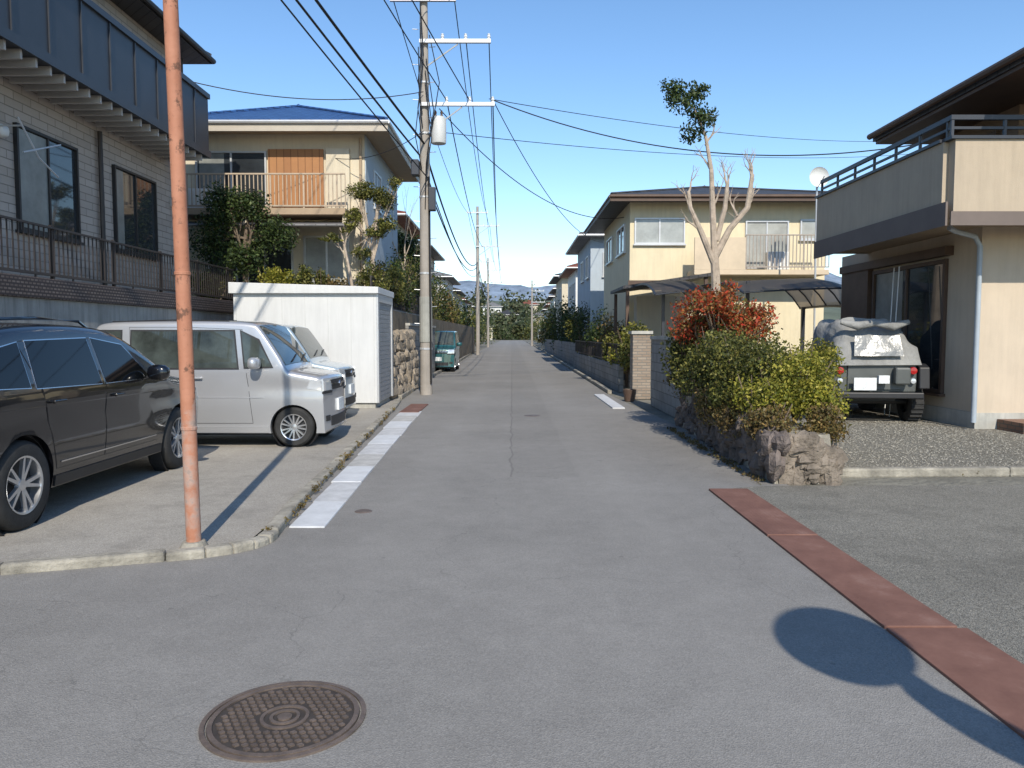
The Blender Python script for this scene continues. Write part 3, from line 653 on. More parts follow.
for (x,y,z,wm,rm,l) in ((-13,236,0,M_cream,M_roofd,"cream house at the street end"),(8,238,0,M_gwall,M_roofg,"grey house at the street end"),(-18,262,3,M_cream,M_roofr,"cream hillside house beyond the street"),(-5,272,4.5,M_beige,M_roofd,"beige hillside house beyond the street"),(6,262,3.5,M_beige,M_roofg,"beige hillside house beyond the street"),(-11,292,8,M_white,M_roofg,"white hillside house among trees"),(3,298,9,M_cream,M_roofr,"cream hillside house among trees")):
    auto(l,x,x+7,y,y+7,z,z+4.2,wm,rm,'-x',1.8)
# ---------------------------------------------------------------- right garden walls & planter
th=thing("stone_planter","rough dark rock planter wall below the shrubs","planter",(3.1,10.5,0))
mb=MB(); mb.add([(2.82,8.2,-.01),(3.5,8.25,-.01),(3.62,13.6,-.01),(2.95,13.6,-.01),(2.88,8.3,.5),(3.46,8.32,.52),(3.6,13.6,.56),(3.0,13.6,.56)],[(0,3,2,1),(4,5,6,7),(0,1,5,4),(1,2,6,5),(2,3,7,6),(3,0,4,7)])
part(th,"core",mb,M_kerb)
mb=MB()
for i in range(150):
    y=8.22+random.random()*5.3; z=random.uniform(.03,.52)
    mb.rock((2.84+(y-8.2)*.03+z*.06+random.uniform(-.05,.03),y,z),(random.uniform(.06,.13),random.uniform(.07,.17),random.uniform(.07,.19)),8,6,random.uniform(-.6,.6),.85,.35)
part(th,"stones",mb,M_stone2)
mb=MB()
for i in range(48):
    x=2.84+random.random()*.66; z=random.uniform(.03,.5)
    mb.rock((x,8.25+random.uniform(-.04,.03),z),(random.uniform(.05,.13),.07,random.uniform(.05,.15)),8,6,random.uniform(-.4,.4),.75,.32)
part(th,"front_stones",mb,M_stone3)
mb=MB()
for i in range(40): mb.rock((3.55+random.uniform(-.08,.08),8.35+random.random()*5,random.uniform(.05,.45)),(.1,random.uniform(.1,.2),.14),8,6,0,.8,.3)
part(th,"side_stones",mb,M_stone3)
th=thing("block_wall","grey concrete block garden wall by the street","wall",(3.2,15.5,0)); part(th,"blocks",MB().box(3.15,3.3,13.7,17.4,0,1.5),M_block); part(th,"coping",MB().box(3.12,3.33,13.66,17.42,1.503,1.58),M_conc)
part(th,"return_wall",MB().box(3.303,3.9,13.7,13.85,0,1.5),M_block)
th=thing("gate_pillar","brown brick gate pillar beside the street","gate pillar",(3.25,19.3,0)); part(th,"pillar",MB().box(3.0,3.45,19.1,19.55,0,1.62),M_brick); part(th,"cap",MB().box(2.96,3.49,19.06,19.59,1.623,1.7),M_conc)
th=thing("low_wall","low block garden wall with metal railing","wall",(3.1,24,0)); part(th,"blocks",MB().box(2.98,3.12,21.5,37,0,.75),M_block); part(th,"railing",railing('-x',3.08,21.5,37,.8,1.35,.0,.15,.025),M_bronze)
th=thing("low_wall","low concrete block wall by gardens","wall",(3.3,55,0)); part(th,"blocks",MB().box(3.2,3.35,38,75,0,1.2),M_block)
th=thing("low_wall","low concrete block wall by gardens","wall",(-3.7,55,0)); part(th,"blocks",MB().box(-4,-3.8,34,74,0,1.5),M_block)
shrub("airy red nandina shrub with berries over the planter",[(3.2,12.0,2.0,.42,.5,.3,2000),(3.75,12.3,1.85,.42,.6,.3,1500),(2.95,12.4,1.75,.4,.5,.3,1500),(3.1,12.9,2.15,.42,.5,.25,1000),(3.5,12.0,1.7,.5,.5,.28,1200),(3.45,12.5,2.3,.25,.3,.18,350)],.028,LM_red,20,.44)
shrub("tall green shrub mixed behind the red nandina",[(3.5,12.6,1.45,.85,.7,.65,3600),(2.95,12.9,1.25,.42,.6,.5,2100),(3.3,12.4,1.9,.5,.5,.4,1100)],.034,LM_olive,30,.4)
shrub("olive green rounded azalea on the stone planter",[(3.15,10.6,1.25,.55,.8,.5,5200),(3.3,9.8,1.05,.5,.6,.42,4000),(2.9,11.6,1.0,.4,.6,.48,3200),(2.9,10.4,.75,.25,.8,.3,1900),(3.1,11.4,1.4,.45,.5,.35,2000)],.024,LM_olive,36,.38)
shrub("yellow-green clipped azalea spilling over planter",[(3.45,9.3,1.08,.46,.5,.36,4800),(3.78,9.9,1.2,.45,.5,.34,3600),(3.2,8.95,.85,.38,.35,.28,2600),(3.62,8.9,.82,.28,.3,.28,1700),(2.95,9.4,.85,.28,.5,.28,1700)],.021,LM_yel,40,.36)
shrub("brownish azalea at the planter corner",[(3.5,8.55,.6,.26,.26,.24,1900),(2.92,8.65,.6,.28,.35,.24,1800),(2.78,9.8,.55,.18,.5,.24,1600),(2.8,10.9,.58,.18,.6,.28,1500)],.021,LM_brn,30,.38)
shrub("dark red shrub beside the block wall",[(3.0,13.3,1.0,.35,.4,.5,1600)],.03,LM_brn,20)
# tall pollarded tree
random.seed(3)
th=thing("tree","tall pale pollarded tree with one leafy tuft on top","tree",(5.0,19.0,0))
mb=MB(); ends=[]
B=lambda pts,rs: mb.tube(pts,rs,8)
B([(5.0,19,0),(5.05,19,1.5),(5.0,19,3.0),(4.95,19,3.6)],[.13,.12,.11,.1])
B([(4.97,19,3.4),(4.9,19,4.6),(4.85,19,5.6),(4.7,19,6.4),(4.4,19,7.1)],[.09,.075,.055,.04,.02])
B([(4.97,19,3.5),(5.35,19.1,4.2),(5.75,19,4.7),(5.85,19,5.5)],[.09,.075,.07,.05])
B([(4.97,19,3.3),(4.6,18.9,4.1),(4.35,19,4.7),(4.3,19,5.1)],[.08,.07,.055,.045])
B([(5.0,19,3.9),(5.2,19,4.7),(5.25,19,5.3)],[.07,.06,.045])
for p,d in (((5.75,19,4.7),(.6,.1,1)),((5.35,19.1,4.2),(.9,0,.8)),((4.6,18.9,4.1),(-.8,.1,.6)),((4.35,19,4.7),(-.5,0,1)),((4.9,19,4.7),(.4,0,1)),((4.85,19,5.6),(-.5,.1,.8)),((5.85,19,5.4),(.2,0,1)),((5.25,19,5.2),(.2,.4,1)),((4.7,19,6.2),(.5,0,1)),((5.5,19,4.5),(-.3,.1,1)),((4.3,19,5.0),(.3,0,1)),((5.85,19,5.4),(-.4,0,1)),((5.25,19,5.2),(-.3,0,1))):
    branchy(mb,p,d,.36,.032,2,ends,.8,.12,.22)
part(th,"trunk",mb,M_pbark,smooth=True)
part(th,"crown",leaves([(4.15,19,7.35,.45,.4,.4,900),(4.6,19,6.9,.36,.3,.3,560),(3.85,19,7.6,.28,.25,.22,260),(4.35,19,6.5,.34,.25,.25,360),(4.5,19,7.5,.28,.2,.2,230)],.042,14,.5),LM_dark)
random.seed(11)
for (x,y,rx,rz,z,lm) in ((3.3,20.6,.5,.6,1.3,LM_olive),(3.5,22.5,.6,.7,1.2,LM_yel),(3.4,24.6,.5,.6,1.1,LM_olive),(3.6,27.5,.7,.9,1.5,LM_brn),(3.8,30.5,.8,1.1,1.6,LM_dark),(3.7,34,.8,1.2,1.5,LM_olive),(3.7,39,.8,1.4,1.8,LM_dark),(3.8,43,.8,1.5,1.8,LM_olive),(4.0,48,1,1.9,2.2,LM_dark),(4.0,58,1.3,2.2,2.4,LM_dark),(4.4,72,1.6,2.4,2.4,LM_olive),(4.8,86,1.8,2.6,2.4,LM_dark),(5.3,103,2,2.8,2.5,LM_brn),(5.8,124,2,3,2.6,LM_dark),(6,155,3,4,3,LM_olive),(6,185,4,5,4,LM_dark),
   (-3.7,23.6,.5,.6,3.1,LM_olive),(-3.8,25.2,.7,1.0,3.2,LM_dark),(-3.9,27,.9,1.3,3.5,LM_olive),(-4.0,29.5,.9,1.4,3.7,LM_dark),(-4.1,32,.9,1.4,3.4,LM_brn),(-4.2,36,.9,1.8,3.4,LM_dark),(-4.2,39.5,.9,1.6,3,LM_olive),(-4.4,44,1,2,3,LM_dark),(-4.6,50,1,2,3,LM_brn),(-4.6,57,1.2,2.2,3,LM_olive),(-5,71,1.5,2.4,2.8,LM_dark),(-5.4,89,1.8,2.7,2.8,LM_olive),(-6,109,2,3,2.8,LM_dark),(-6,135,3,3.4,3,LM_olive),(-6,165,3,4,4,LM_dark),(-7,195,4,5,4,LM_olive),(-2,240,5,3.5,1.5,LM_dark),(4,246,5,4,2,LM_olive)):
    n=int(1000 if y>60 else 2200); s=.045 if y<40 else .08 if y<70 else .15
    shrub("garden shrub overhanging the street wall",[(x,y,z,rx,rx*1.3,rz,n),(x+random.uniform(-.3,.3)*rx,y+rx,z-rz*.4,rx*.9,rx,rz*.7,n//2)],s,lm,20,.36,group="garden shrubs along the street")
tree("broad garden tree behind the cream house",(-4.6,31,2.3),3.2,.12,LM_dark,[(-4.6,31,5.2,1.0,.9,.9,2200),(-4.0,31.4,4.6,.7,.7,.6,1400),(-5.2,31,5.8,.7,.7,.5,1000)],.06,20)
th=thing("tree","bare winter tree behind the utility pole","tree",(-3.7,27,2.3)); mb=MB(); ends=[]; branchy(mb,(-3.7,27,2.3),(0,0,1),1.5,.08,4,ends,.6,.2,.12); part(th,"trunk",mb,M_pbark)
# ---------------------------------------------------------------- utility poles and wires
def upole(x,y,h,label,full=True):
    th=thing("utility_pole",label,"utility pole",(x,y,0),0,"utility poles along the street")
    part(th,"pole",MB().tube([(x,y,-.1),(x,y,h*.5),(x,y,h)],[.165,.14,.1],16),M_pole,smooth=True)
    for z,a0,a1 in ((h-.55,-.85,.85),(h-1.6,-.1,1.75),(h-3.2,-.1,1.85)):
        part(th,"crossarm",MB().box(x+a0,x+a1,y-.2,y-.11,z,z+.09),M_alu)
    part(th,"brace",MB().tube([(x+.05,y-.12,h-3.9),(x+1.0,y-.14,h-3.22)],.02,5),M_alu)
    part(th,"brace",MB().tube([(x+.05,y-.12,h-2.2),(x+.9,y-.14,h-1.62)],.02,5),M_alu)
    for z,xs in ((h-.46,(-.8,-.3,.3,.8)),(h-1.51,(.5,1.1,1.7)),(h-3.11,(.6,1.2,1.8))):
        for q in xs:
            part(th,"insulator",MB().lathe([(0,.0),(.05,.0),(.03,.04),(.05,.06),(.03,.1),(.04,.13),(0,.16)],(x+q,y-.155,z),'z',10),M_white,smooth=True)
    if full:
        mb=MB(); mb.lathe([(0,0),(.19,.0),(.2,.05),(.2,.6),(.16,.68),(0,.7)],(x+.38,y-.1,h-4.15),'z',20); part(th,"transformer",mb,mat("transformer_grey",(.5,.51,.5),.55,.08,3),smooth=True)
        for q in (-.08,.08): part(th,"bushing",MB().lathe([(0,0),(.04,0),(.025,.05),(.04,.08),(.02,.14),(0,.15)],(x+.38+q,y-.1,h-3.44),'z',8),M_brown)
        z=1.9
        while z<h-1: part(th,"step_bolt",MB().tube([(x-.14*(1 if int(z*2)%2 else -1),y,z),(x-.3*(1 if int(z*2)%2 else -1),y,z+.01)],.01,5),M_alu); z+=.45
        part(th,"cable_box",MB().box(x-.32,x-.12,y-.35,y-.05,h-5.0,h-4.6),M_dark,bevel=.02)
        part(th,"cable_box",MB().box(x+.12,x+.3,y-.3,y-.05,h-5.9,h-5.3),M_dark,bevel=.02)
        for zz in (1.2,3.2,5.2,h-2.6,h-3.9): part(th,"clamp_band",MB().lathe([(.168-.005*zz,zz),(.178-.005*zz,zz+.01),(.178-.005*zz,zz+.05),(.168-.005*zz,zz+.06)],(x,y,0),'z',14),M_alu)
        mb=MB()
        for k in range(8):
            a=random.uniform(-.16,.16); mb.tube([(x+a,y-.16,h-.5-k*.3),(x+a*1.8+.14,y-.3,h-1.6-k*.35),(x+a*1.6,y-.32,h-2.6-k*.35),(x+a*.5,y-.15,h-3.4-k*.35)],.013,5)
        mb.tube([(x+.14,y-.12,.3),(x+.12,y-.12,h-5)],.028,6)
        part(th,"cable_bundle",mb,M_wire)
        part(th,"warning_band",MB().lathe([(.168,1.4),(.174,1.41),(.17,2.6),(.16,2.61)],(x,y,0),'z',16),mat("band_grey",(.3,.3,.27),.8,.2,3))
upole(-2.3,20.6,10.75,"tall concrete utility pole with transformer beside stone wall")
upole(-2.75,62,11.8,"distant concrete utility pole with crossarms",False)
upole(-3.1,100,11.5,"distant concrete utility pole with crossarms",False)
upole(2.9,112,9.5,"thin distant utility pole by gardens",False)
upole(-8.6,-4,15.2,"concrete utility pole beside the intersection",False)
def wire(a,b,sag,r=.012,n=22,label="black overhead power line between utility poles"):
    a=Vector(a);b=Vector(b); pts=[a+(b-a)*(i/n)-Vector((0,0,sag*4*(i/n)*(1-i/n))) for i in range(n+1)]
    solo("power_line",label,"power line",MB().tube(pts,r,5),M_wire,group="overhead power lines")
p1=(-2.3,20.5);p2=(-2.75,61.9);p0=(-8.6,-4)
for (dx,z,r,s) in ((-.8,10.35,.012,.4),(.3,10.35,.012,.4),(.8,10.35,.012,.4),(.6,7.7,.014,.4),(1.2,7.7,.014,.5),(0,6.6,.03,.3),(-.12,6.3,.024,.3),(.1,5.7,.016,.3)):
    wire((p0[0]+dx+(1.4 if z<8 else 0),p0[1],z+5.0),(p1[0]+dx,p1[1],z),s,r)
for (dx,z,r,s) in ((-.8,10.35,.014,.9),(.8,10.35,.014,.9),(1.1,9.3,.014,1.),(1.7,9.3,.014,.9),(.6,7.7,.016,1.),(1.8,7.7,.016,1.1),(0,6.5,.03,1.3),(-.1,6.1,.024,1.2),(.1,5.7,.018,1.2)):
    wire((p1[0]+dx,p1[1],z),(p2[0]+dx*.9,p2[1],z+.9),s,r)
    wire((p2[0]+dx*.9,p2[1],z+.9),(-3.1+dx,99.9,z+.6),.8,r*1.2)
wire((-.5,20.5,7.72),(9.8,18.6,6.15),.75,.015,30,"sagging service line from utility pole to beige house")
wire((-1.9,20.5,7.5),(4.1,28.5,5.9),.9,.013,30,"service line from utility pole to yellow house")
wire((-.5,20.4,7.7),(4.5,38.5,6.2),.9,.012,30,"service line from utility pole down the street")
wire((-2.3,20.4,7.9),(-7.4,18.0,7.4),.3,.012,20,"service line from utility pole to grey house")
wire((-2.3,20.4,6.9),(-5.2,22.0,6.6),.3,.01,20,"service line to the cream house")
wire((-.6,20.5,7.75),(22,40,11.6),.5,.01,30,"thin line crossing the sky")
wire((-1.9,20.5,6.9),(22,40,11.0),.5,.01,30,"thin line crossing the sky")
upole(22,40,12,"concrete utility pole behind the houses",False)
# ---------------------------------------------------------------- traffic mirror (its shadow falls on the corner)
th=thing("traffic_mirror","orange double convex traffic mirror on a pole at corner","traffic mirror",(2.3,.45,0))
part(th,"post",MB().tube([(2.3,.4,0),(2.3,.4,2.75)],.038,12),M_rustp,smooth=True)
def mir(cx,cy,cz,rot,r=.4):
    mb=MB(); mb.lathe([(0,-.05),(r*.6,-.04),(r,.0),(r+.02,.02),(r+.02,.08),(0,.09)],(0,0,0),'y',40)
    m=Matrix.Translation((cx,cy,cz))@Matrix.Rotation(rot,4,'Z'); mb.v=[tuple(m@Vector(v)) for v in mb.v]; return mb
part(th,"mirror",mir(2.2,.56,2.62,R(30),.34),M_chrome,smooth=True)
part(th,"mirror",mir(2.24,.5,1.98,R(-62),.26),M_chrome,smooth=True)
part(th,"bracket",MB().tube([(2.3,.4,2.62),(2.2,.6,2.62)],.02,6),M_rustp)
part(th,"bracket",MB().tube([(2.3,.4,1.98),(2.24,.52,1.98)],.02,6),M_rustp)
# ---------------------------------------------------------------- cars
def chaikin(p,n=2):
    for _ in range(n):
        q=[p[0]]
        for a,b in zip(p[:-1],p[1:]):
            q.append((a[0]*.75+b[0]*.25,a[1]*.75+b[1]*.25)); q.append((a[0]*.25+b[0]*.75,a[1]*.25+b[1]*.75))
        q.append(p[-1]); p=q
    return p
class Shell:
    def __init__(s,prof,Wm,z0,zb,t,cb=.12,k=.08,Rr=.09,low=.05):
        p=chaikin(prof,2); q=[p[0]]
        for a in p[1:]:
            b=(max(a[0],q[-1][0]+.0015),a[1])
            d=b[0]-q[-1][0]
            if d>.09:
                m=int(d/.07); l=q[-1]
                for i in range(1,m): q.append((l[0]+d*i/m,l[1]+(b[1]-l[1])*i/m))
            q.append(b)
        s.p=q; s.xs=np.array([a[0] for a in q]); s.zs=np.array([a[1] for a in q]); s.L=q[-1][0]
        s.Wm,s.z0,s.zb,s.t,s.cb,s.k,s.R,s.low=Wm,z0,zb,t,cb,k,Rr,low; s.crown=.025
        i=int(np.argmax(s.zs)); s.fz=s.zs[i:][::-1]; s.fx=s.xs[i:][::-1]; s.rz=s.zs[:i+1]; s.rx=s.xs[:i+1]
    def zt(s,x): return float(np.interp(x,s.xs,s.zs))
    def xf(s,z): return float(np.interp(z,s.fz,s.fx))
    def xr(s,z): return float(np.interp(z,s.rz,s.rx))
    def hw(s,x,z):
        d=min(x,s.L-x); q=max(0,(.7-d)/.7); W=s.Wm*(1-s.k*q**3)
        if z<s.zb:
            u=(s.zb-z)/(s.zb-s.z0); return W-s.low*u**2.2-.018*math.exp(-((u-.28)/.12)**2)
        return W-s.t*(z-s.zb)-.02*(z-s.zb)**2
    def warp(s,p):
        x,y,z=p; f=(y/s.Wm)**2
        if x>s.L-.7: x-=s.cb*f*((x-s.L+.7)/.7)
        if x<.6: x+=s.cb*.7*f*((.6-x)/.6)
        return (x,y,z)
    def body(s,wheels,wr):
        rings=[]
        for x,zt in s.p:
            r=min(s.R,(zt-s.z0)*.45); h=[]
            zz=zt-s.crown-r
            if zz<s.z0+.01: zz=s.z0+.01
            for z in np.linspace(s.z0,zz,14): h.append((s.hw(x,z),float(z)))
            y0=h[-1][0]
            for a in (25,50,75,90): h.append((y0-r*(1-math.cos(R(a))),zz+r*math.sin(R(a))))
            yt=h[-1][0]; zt2=h[-1][1]
            for q in (.75,.5,.25): h.append((yt*q,zt2+s.crown*(1-q*q)))
            rings.append([s.warp((x,-y,z)) for y,z in h]+[s.warp((x,0,zt2+s.crown))]+[s.warp((x,y,z)) for y,z in h[::-1]])
        n=len(rings[0]); vs=[p for r in rings for p in r]; fs=[]
        for i in range(len(rings)-1):
            for k in range(n): fs.append((i*n+k,i*n+(k+1)%n,(i+1)*n+(k+1)%n,(i+1)*n+k))
        fs.append(tuple(range(n))[::-1]); fs.append(tuple(range((len(rings)-1)*n,len(rings)*n)))
        def fix(me):
            bm=bmesh.new(); bm.from_mesh(me); bmesh.ops.recalc_face_normals(bm,faces=bm.faces); bm.to_mesh(me); bm.free()
        me=mkmesh("tmp",vs,fs,None); fix(me); o=bpy.data.objects.new("tmp",me); C.objects.link(o)
        cs=[]
        for wx in wheels:
            for sd in (-1,1):
                c=MB().cyl((wx,sd*(s.Wm-.24),wr*.98),(wx,sd*(s.Wm+.3),wr*.98),wr*1.14,n=40)
                cm=mkmesh("cut",c.v,c.f,None); fix(cm); co=bpy.data.objects.new("cut",cm); C.objects.link(co); cs.append(co)
                b=o.modifiers.new("b","BOOLEAN"); b.operation='DIFFERENCE'; b.object=co; b.solver='EXACT'
        dg=bpy.context.evaluated_depsgraph_get(); dg.update()
        m2=bpy.data.meshes.new_from_object(o.evaluated_get(dg))
        out=MB(); out.v=[tuple(v.co) for v in m2.vertices]; out.f=[tuple(p.vertices) for p in m2.polygons]
        for co in cs+[o]: bpy.data.objects.remove(co)
        return out
    def grid(s,fn,nu,nv,eps,rim=.012):
        mb=MB(); top=[[fn(i/nu,j/nv,eps) for i in range(nu+1)] for j in range(nv+1)]
        vs=[p for r in top for p in r]; fs=[(j*(nu+1)+i,j*(nu+1)+i+1,(j+1)*(nu+1)+i+1,(j+1)*(nu+1)+i) for j in range(nv) for i in range(nu)]
        b=[(i,0) for i in range(nu)]+[(nu,j) for j in range(nv)]+[(nu-i,nv) for i in range(nu)]+[(0,nv-j) for j in range(nv)]
        o=len(vs); vs+=[fn(i/nu,j/nv,-rim) for i,j in b]; m=len(b)
        for q in range(m):
            a=b[q];c=b[(q+1)%m]; fs.append((a[1]*(nu+1)+a[0],c[1]*(nu+1)+c[0],o+(q+1)%m,o+q))
        mb.add([s.warp(p) for p in vs],fs); return mb
    def side(s,quad,sd,eps=.004,nu=10,nv=8):
        (ax,az),(bx,bz),(cx,cz),(dx,dz)=quad
        def fn(u,v,e):
            x=(ax+(bx-ax)*u)*(1-v)+(dx+(cx-dx)*u)*v; z=(az+(bz-az)*u)*(1-v)+(dz+(cz-dz)*u)*v
            return (x,sd*(s.hw(x,z)+e),z)
        return s.grid(fn,nu,nv,eps)
    def end(s,front,y0,y1,z0,z1,eps=.008,nu=8,nv=5,y0t=None,y1t=None):
        y0t=y0 if y0t is None else y0t; y1t=y1 if y1t is None else y1t
        def fn(u,v,e):
            z=z0+(z1-z0)*v; y=(y0+(y1-y0)*u)*(1-v)+(y0t+(y1t-y0t)*u)*v
            x=(s.xf(z)+e) if front else (s.xr(z)-e); return (x,y,z+ (e*.5 if z1>.95 else 0))
        return s.grid(fn,nu,nv,eps)
def wheel(th,x,y,sd,r,w,spokes,rm,fat=.64):
    c=(x,y,r)
    hub=MB().lathe([(0,sd*.0),(r*fat*.95,sd*.0),(r*fat*.95,-sd*.06),(0,-sd*.06)],(x,y+sd*w*.1,r),'y',24)
    wh=part(th,"wheel",hub,M_black,local=True)
    T=MB().lathe([(r*fat,-w/2+.01),(r*.88,-w/2),(r*.97,-w/2+.02),(r,-w/2+.05),(r,w/2-.05),(r*.97,w/2-.02),(r*.88,w/2),(r*fat,w/2-.01)],c,'y',40)
    part(wh,"tyre",T,M_rub,local=True,smooth=True)
    rr=r*fat; yo=sd*(w/2-.03)
    m=MB().lathe([(rr*1.02,sd*(w/2-.005)),(rr*.95,sd*(w/2-.01)),(rr*.93,sd*(w/2-.05)),(rr*.93,-sd*w*.3)],c,'y',40)
    m.lathe([(0,yo+sd*.008),(rr*.2,yo+sd*.004),(rr*.24,yo-sd*.03)],c,'y',20)
    for k in range(spokes):
        for off in (-.1,.1):
            a=2*math.pi*k/spokes
            a0=a+off*1.6;a1=a+off*1.9
            def pt(rad,ang,tw,dy): return (x+rad*math.cos(ang)-tw*math.sin(ang),y+yo+dy,r+rad*math.sin(ang)+tw*math.cos(ang))
            t0=rr*.07;t1=rr*.05
            vs=[pt(rr*.18,a0,-t0,0),pt(rr*.18,a0,t0,0),pt(rr*.95,a1,t1,sd*.012),pt(rr*.95,a1,-t1,sd*.012),pt(rr*.18,a0,-t0,-sd*.03),pt(rr*.18,a0,t0,-sd*.03),pt(rr*.95,a1,t1,-sd*.02),pt(rr*.95,a1,-t1,-sd*.02)]
            m.add(vs,[(0,1,2,3),(4,7,6,5),(0,4,5,1),(1,5,6,2),(2,6,7,3),(3,7,4,0)])
    part(wh,"rim",m,rm,local=True,smooth=True)
M_rim=mat("alloy",(.6,.61,.63),.28,.05,4,metal=.8)
def finish(th,sh,wheels,wr,ww,spokes,pm,sp,rm=M_rim):
    part(th,"body",sh.body(wheels,wr),pm,local=True,smooth=True)
    for wx in wheels:
        for sd in (-1,1):
            part(th,"wheel_arch_liner",MB().lathe([(wr*1.135,sd*-.16),(wr*1.135,-sd*.02),(wr*1.12,-sd*.02)] ,(wx,sd*(sh.Wm-.06),wr*.98),'y',36).lathe([(0,0),(wr*1.13,0)],(wx,sd*(sh.Wm-.235),wr*.98),'y',36),M_black,local=True)
            wheel(th,wx,sd*(sh.Wm-ww/2-.025),sd,wr,ww,spokes,rm)
    for sd in (-1,1):
        for di,(nm,quad) in enumerate(sp['doors']):
            (a,b,c,d)=quad
            part(th,"door_seam",sh.side(quad,sd,.0015),M_black,local=True)
            i=.006; q=((a[0]+i,a[1]+i),(b[0]-i,b[1]+i),(c[0]-i,c[1]-i),(d[0]+i,d[1]-i))
            dr=part(th,nm,sh.side(q,sd,.004),pm,local=True,smooth=True)
            hx,hz=sp['handles'][di]; y=sh.hw(hx,hz); lo=lambda p,q:(min(sd*p,sd*q),max(sd*p,sd*q))
            part(dr,"handle",MB().box(hx-.09,hx+.09,*lo(y+.015,y+.04),hz-.014,hz+.014).box(hx-.085,hx-.06,*lo(y,y+.03),hz-.01,hz+.01).box(hx+.06,hx+.085,*lo(y,y+.03),hz-.01,hz+.01),sp.get('hm',pm),local=True,bevel=.006)
        for quad in sp['wins']:
            (a,b,c,d)=quad; e=sp.get('tw',.022)
            part(th,"window_trim",sh.side(((a[0]-e,a[1]-e),(b[0]+e,b[1]-e),(c[0]+e,c[1]+e),(d[0]-e,d[1]+e)),sd,.006),sp.get('trim',M_black),local=True)
            part(th,"window",sh.side(quad,sd,.009),sp.get('glass',M_glass),local=True,smooth=True)
        mx,mz=sp['mirror']; y=sh.hw(mx,mz)
        part(th,"side_mirror",MB().rock((mx,sd*(y+.14),mz+.06),(.075,.12,.085),14,10,sd*.15,.75,0),sp.get('mm',pm),local=True,smooth=True)
        part(th,"mirror_arm",MB().tube([(mx+.02,sd*(y-.02),mz),(mx,sd*(y+.1),mz+.02)],.02,6),M_black,local=True)
        part(th,"side_sill",sh.side(((wheels[0]+wr*1.2,sh.z0+.01),(wheels[1]-wr*1.2,sh.z0+.01),(wheels[1]-wr*1.2,sh.z0+.1),(wheels[0]+wr*1.2,sh.z0+.1)),sd,.012),sp.get('sill',M_black),local=True)
    part(th,"underbody",MB().box(.25,sh.L-.25,-sh.Wm+.25,sh.Wm-.25,sh.z0-.05,sh.z0+.05),M_black,local=True)
    xb,xt,wb,wt=sp['wind']
    def fn(u,v,e):
        x=xb+(xt-xb)*v; w=wb+(wt-wb)*v; y=-w+2*w*u; return (x+e*.6,y,sh.zt(x)-.02*(y/w)**2+e)
    part(th,"windscreen",sh.grid(fn,12,8,.008),sp.get('glass',M_glass),local=True,smooth=True)
    for q in (-.35,.15):
        pts=[]
        for i in range(6):
            y=q+.42*i/5; x=xb-.12*i/5*.5; pts.append((x,y,sh.zt(x)+.03))
        part(th,"wiper",MB().tube(pts,.01,5),M_black,local=True)
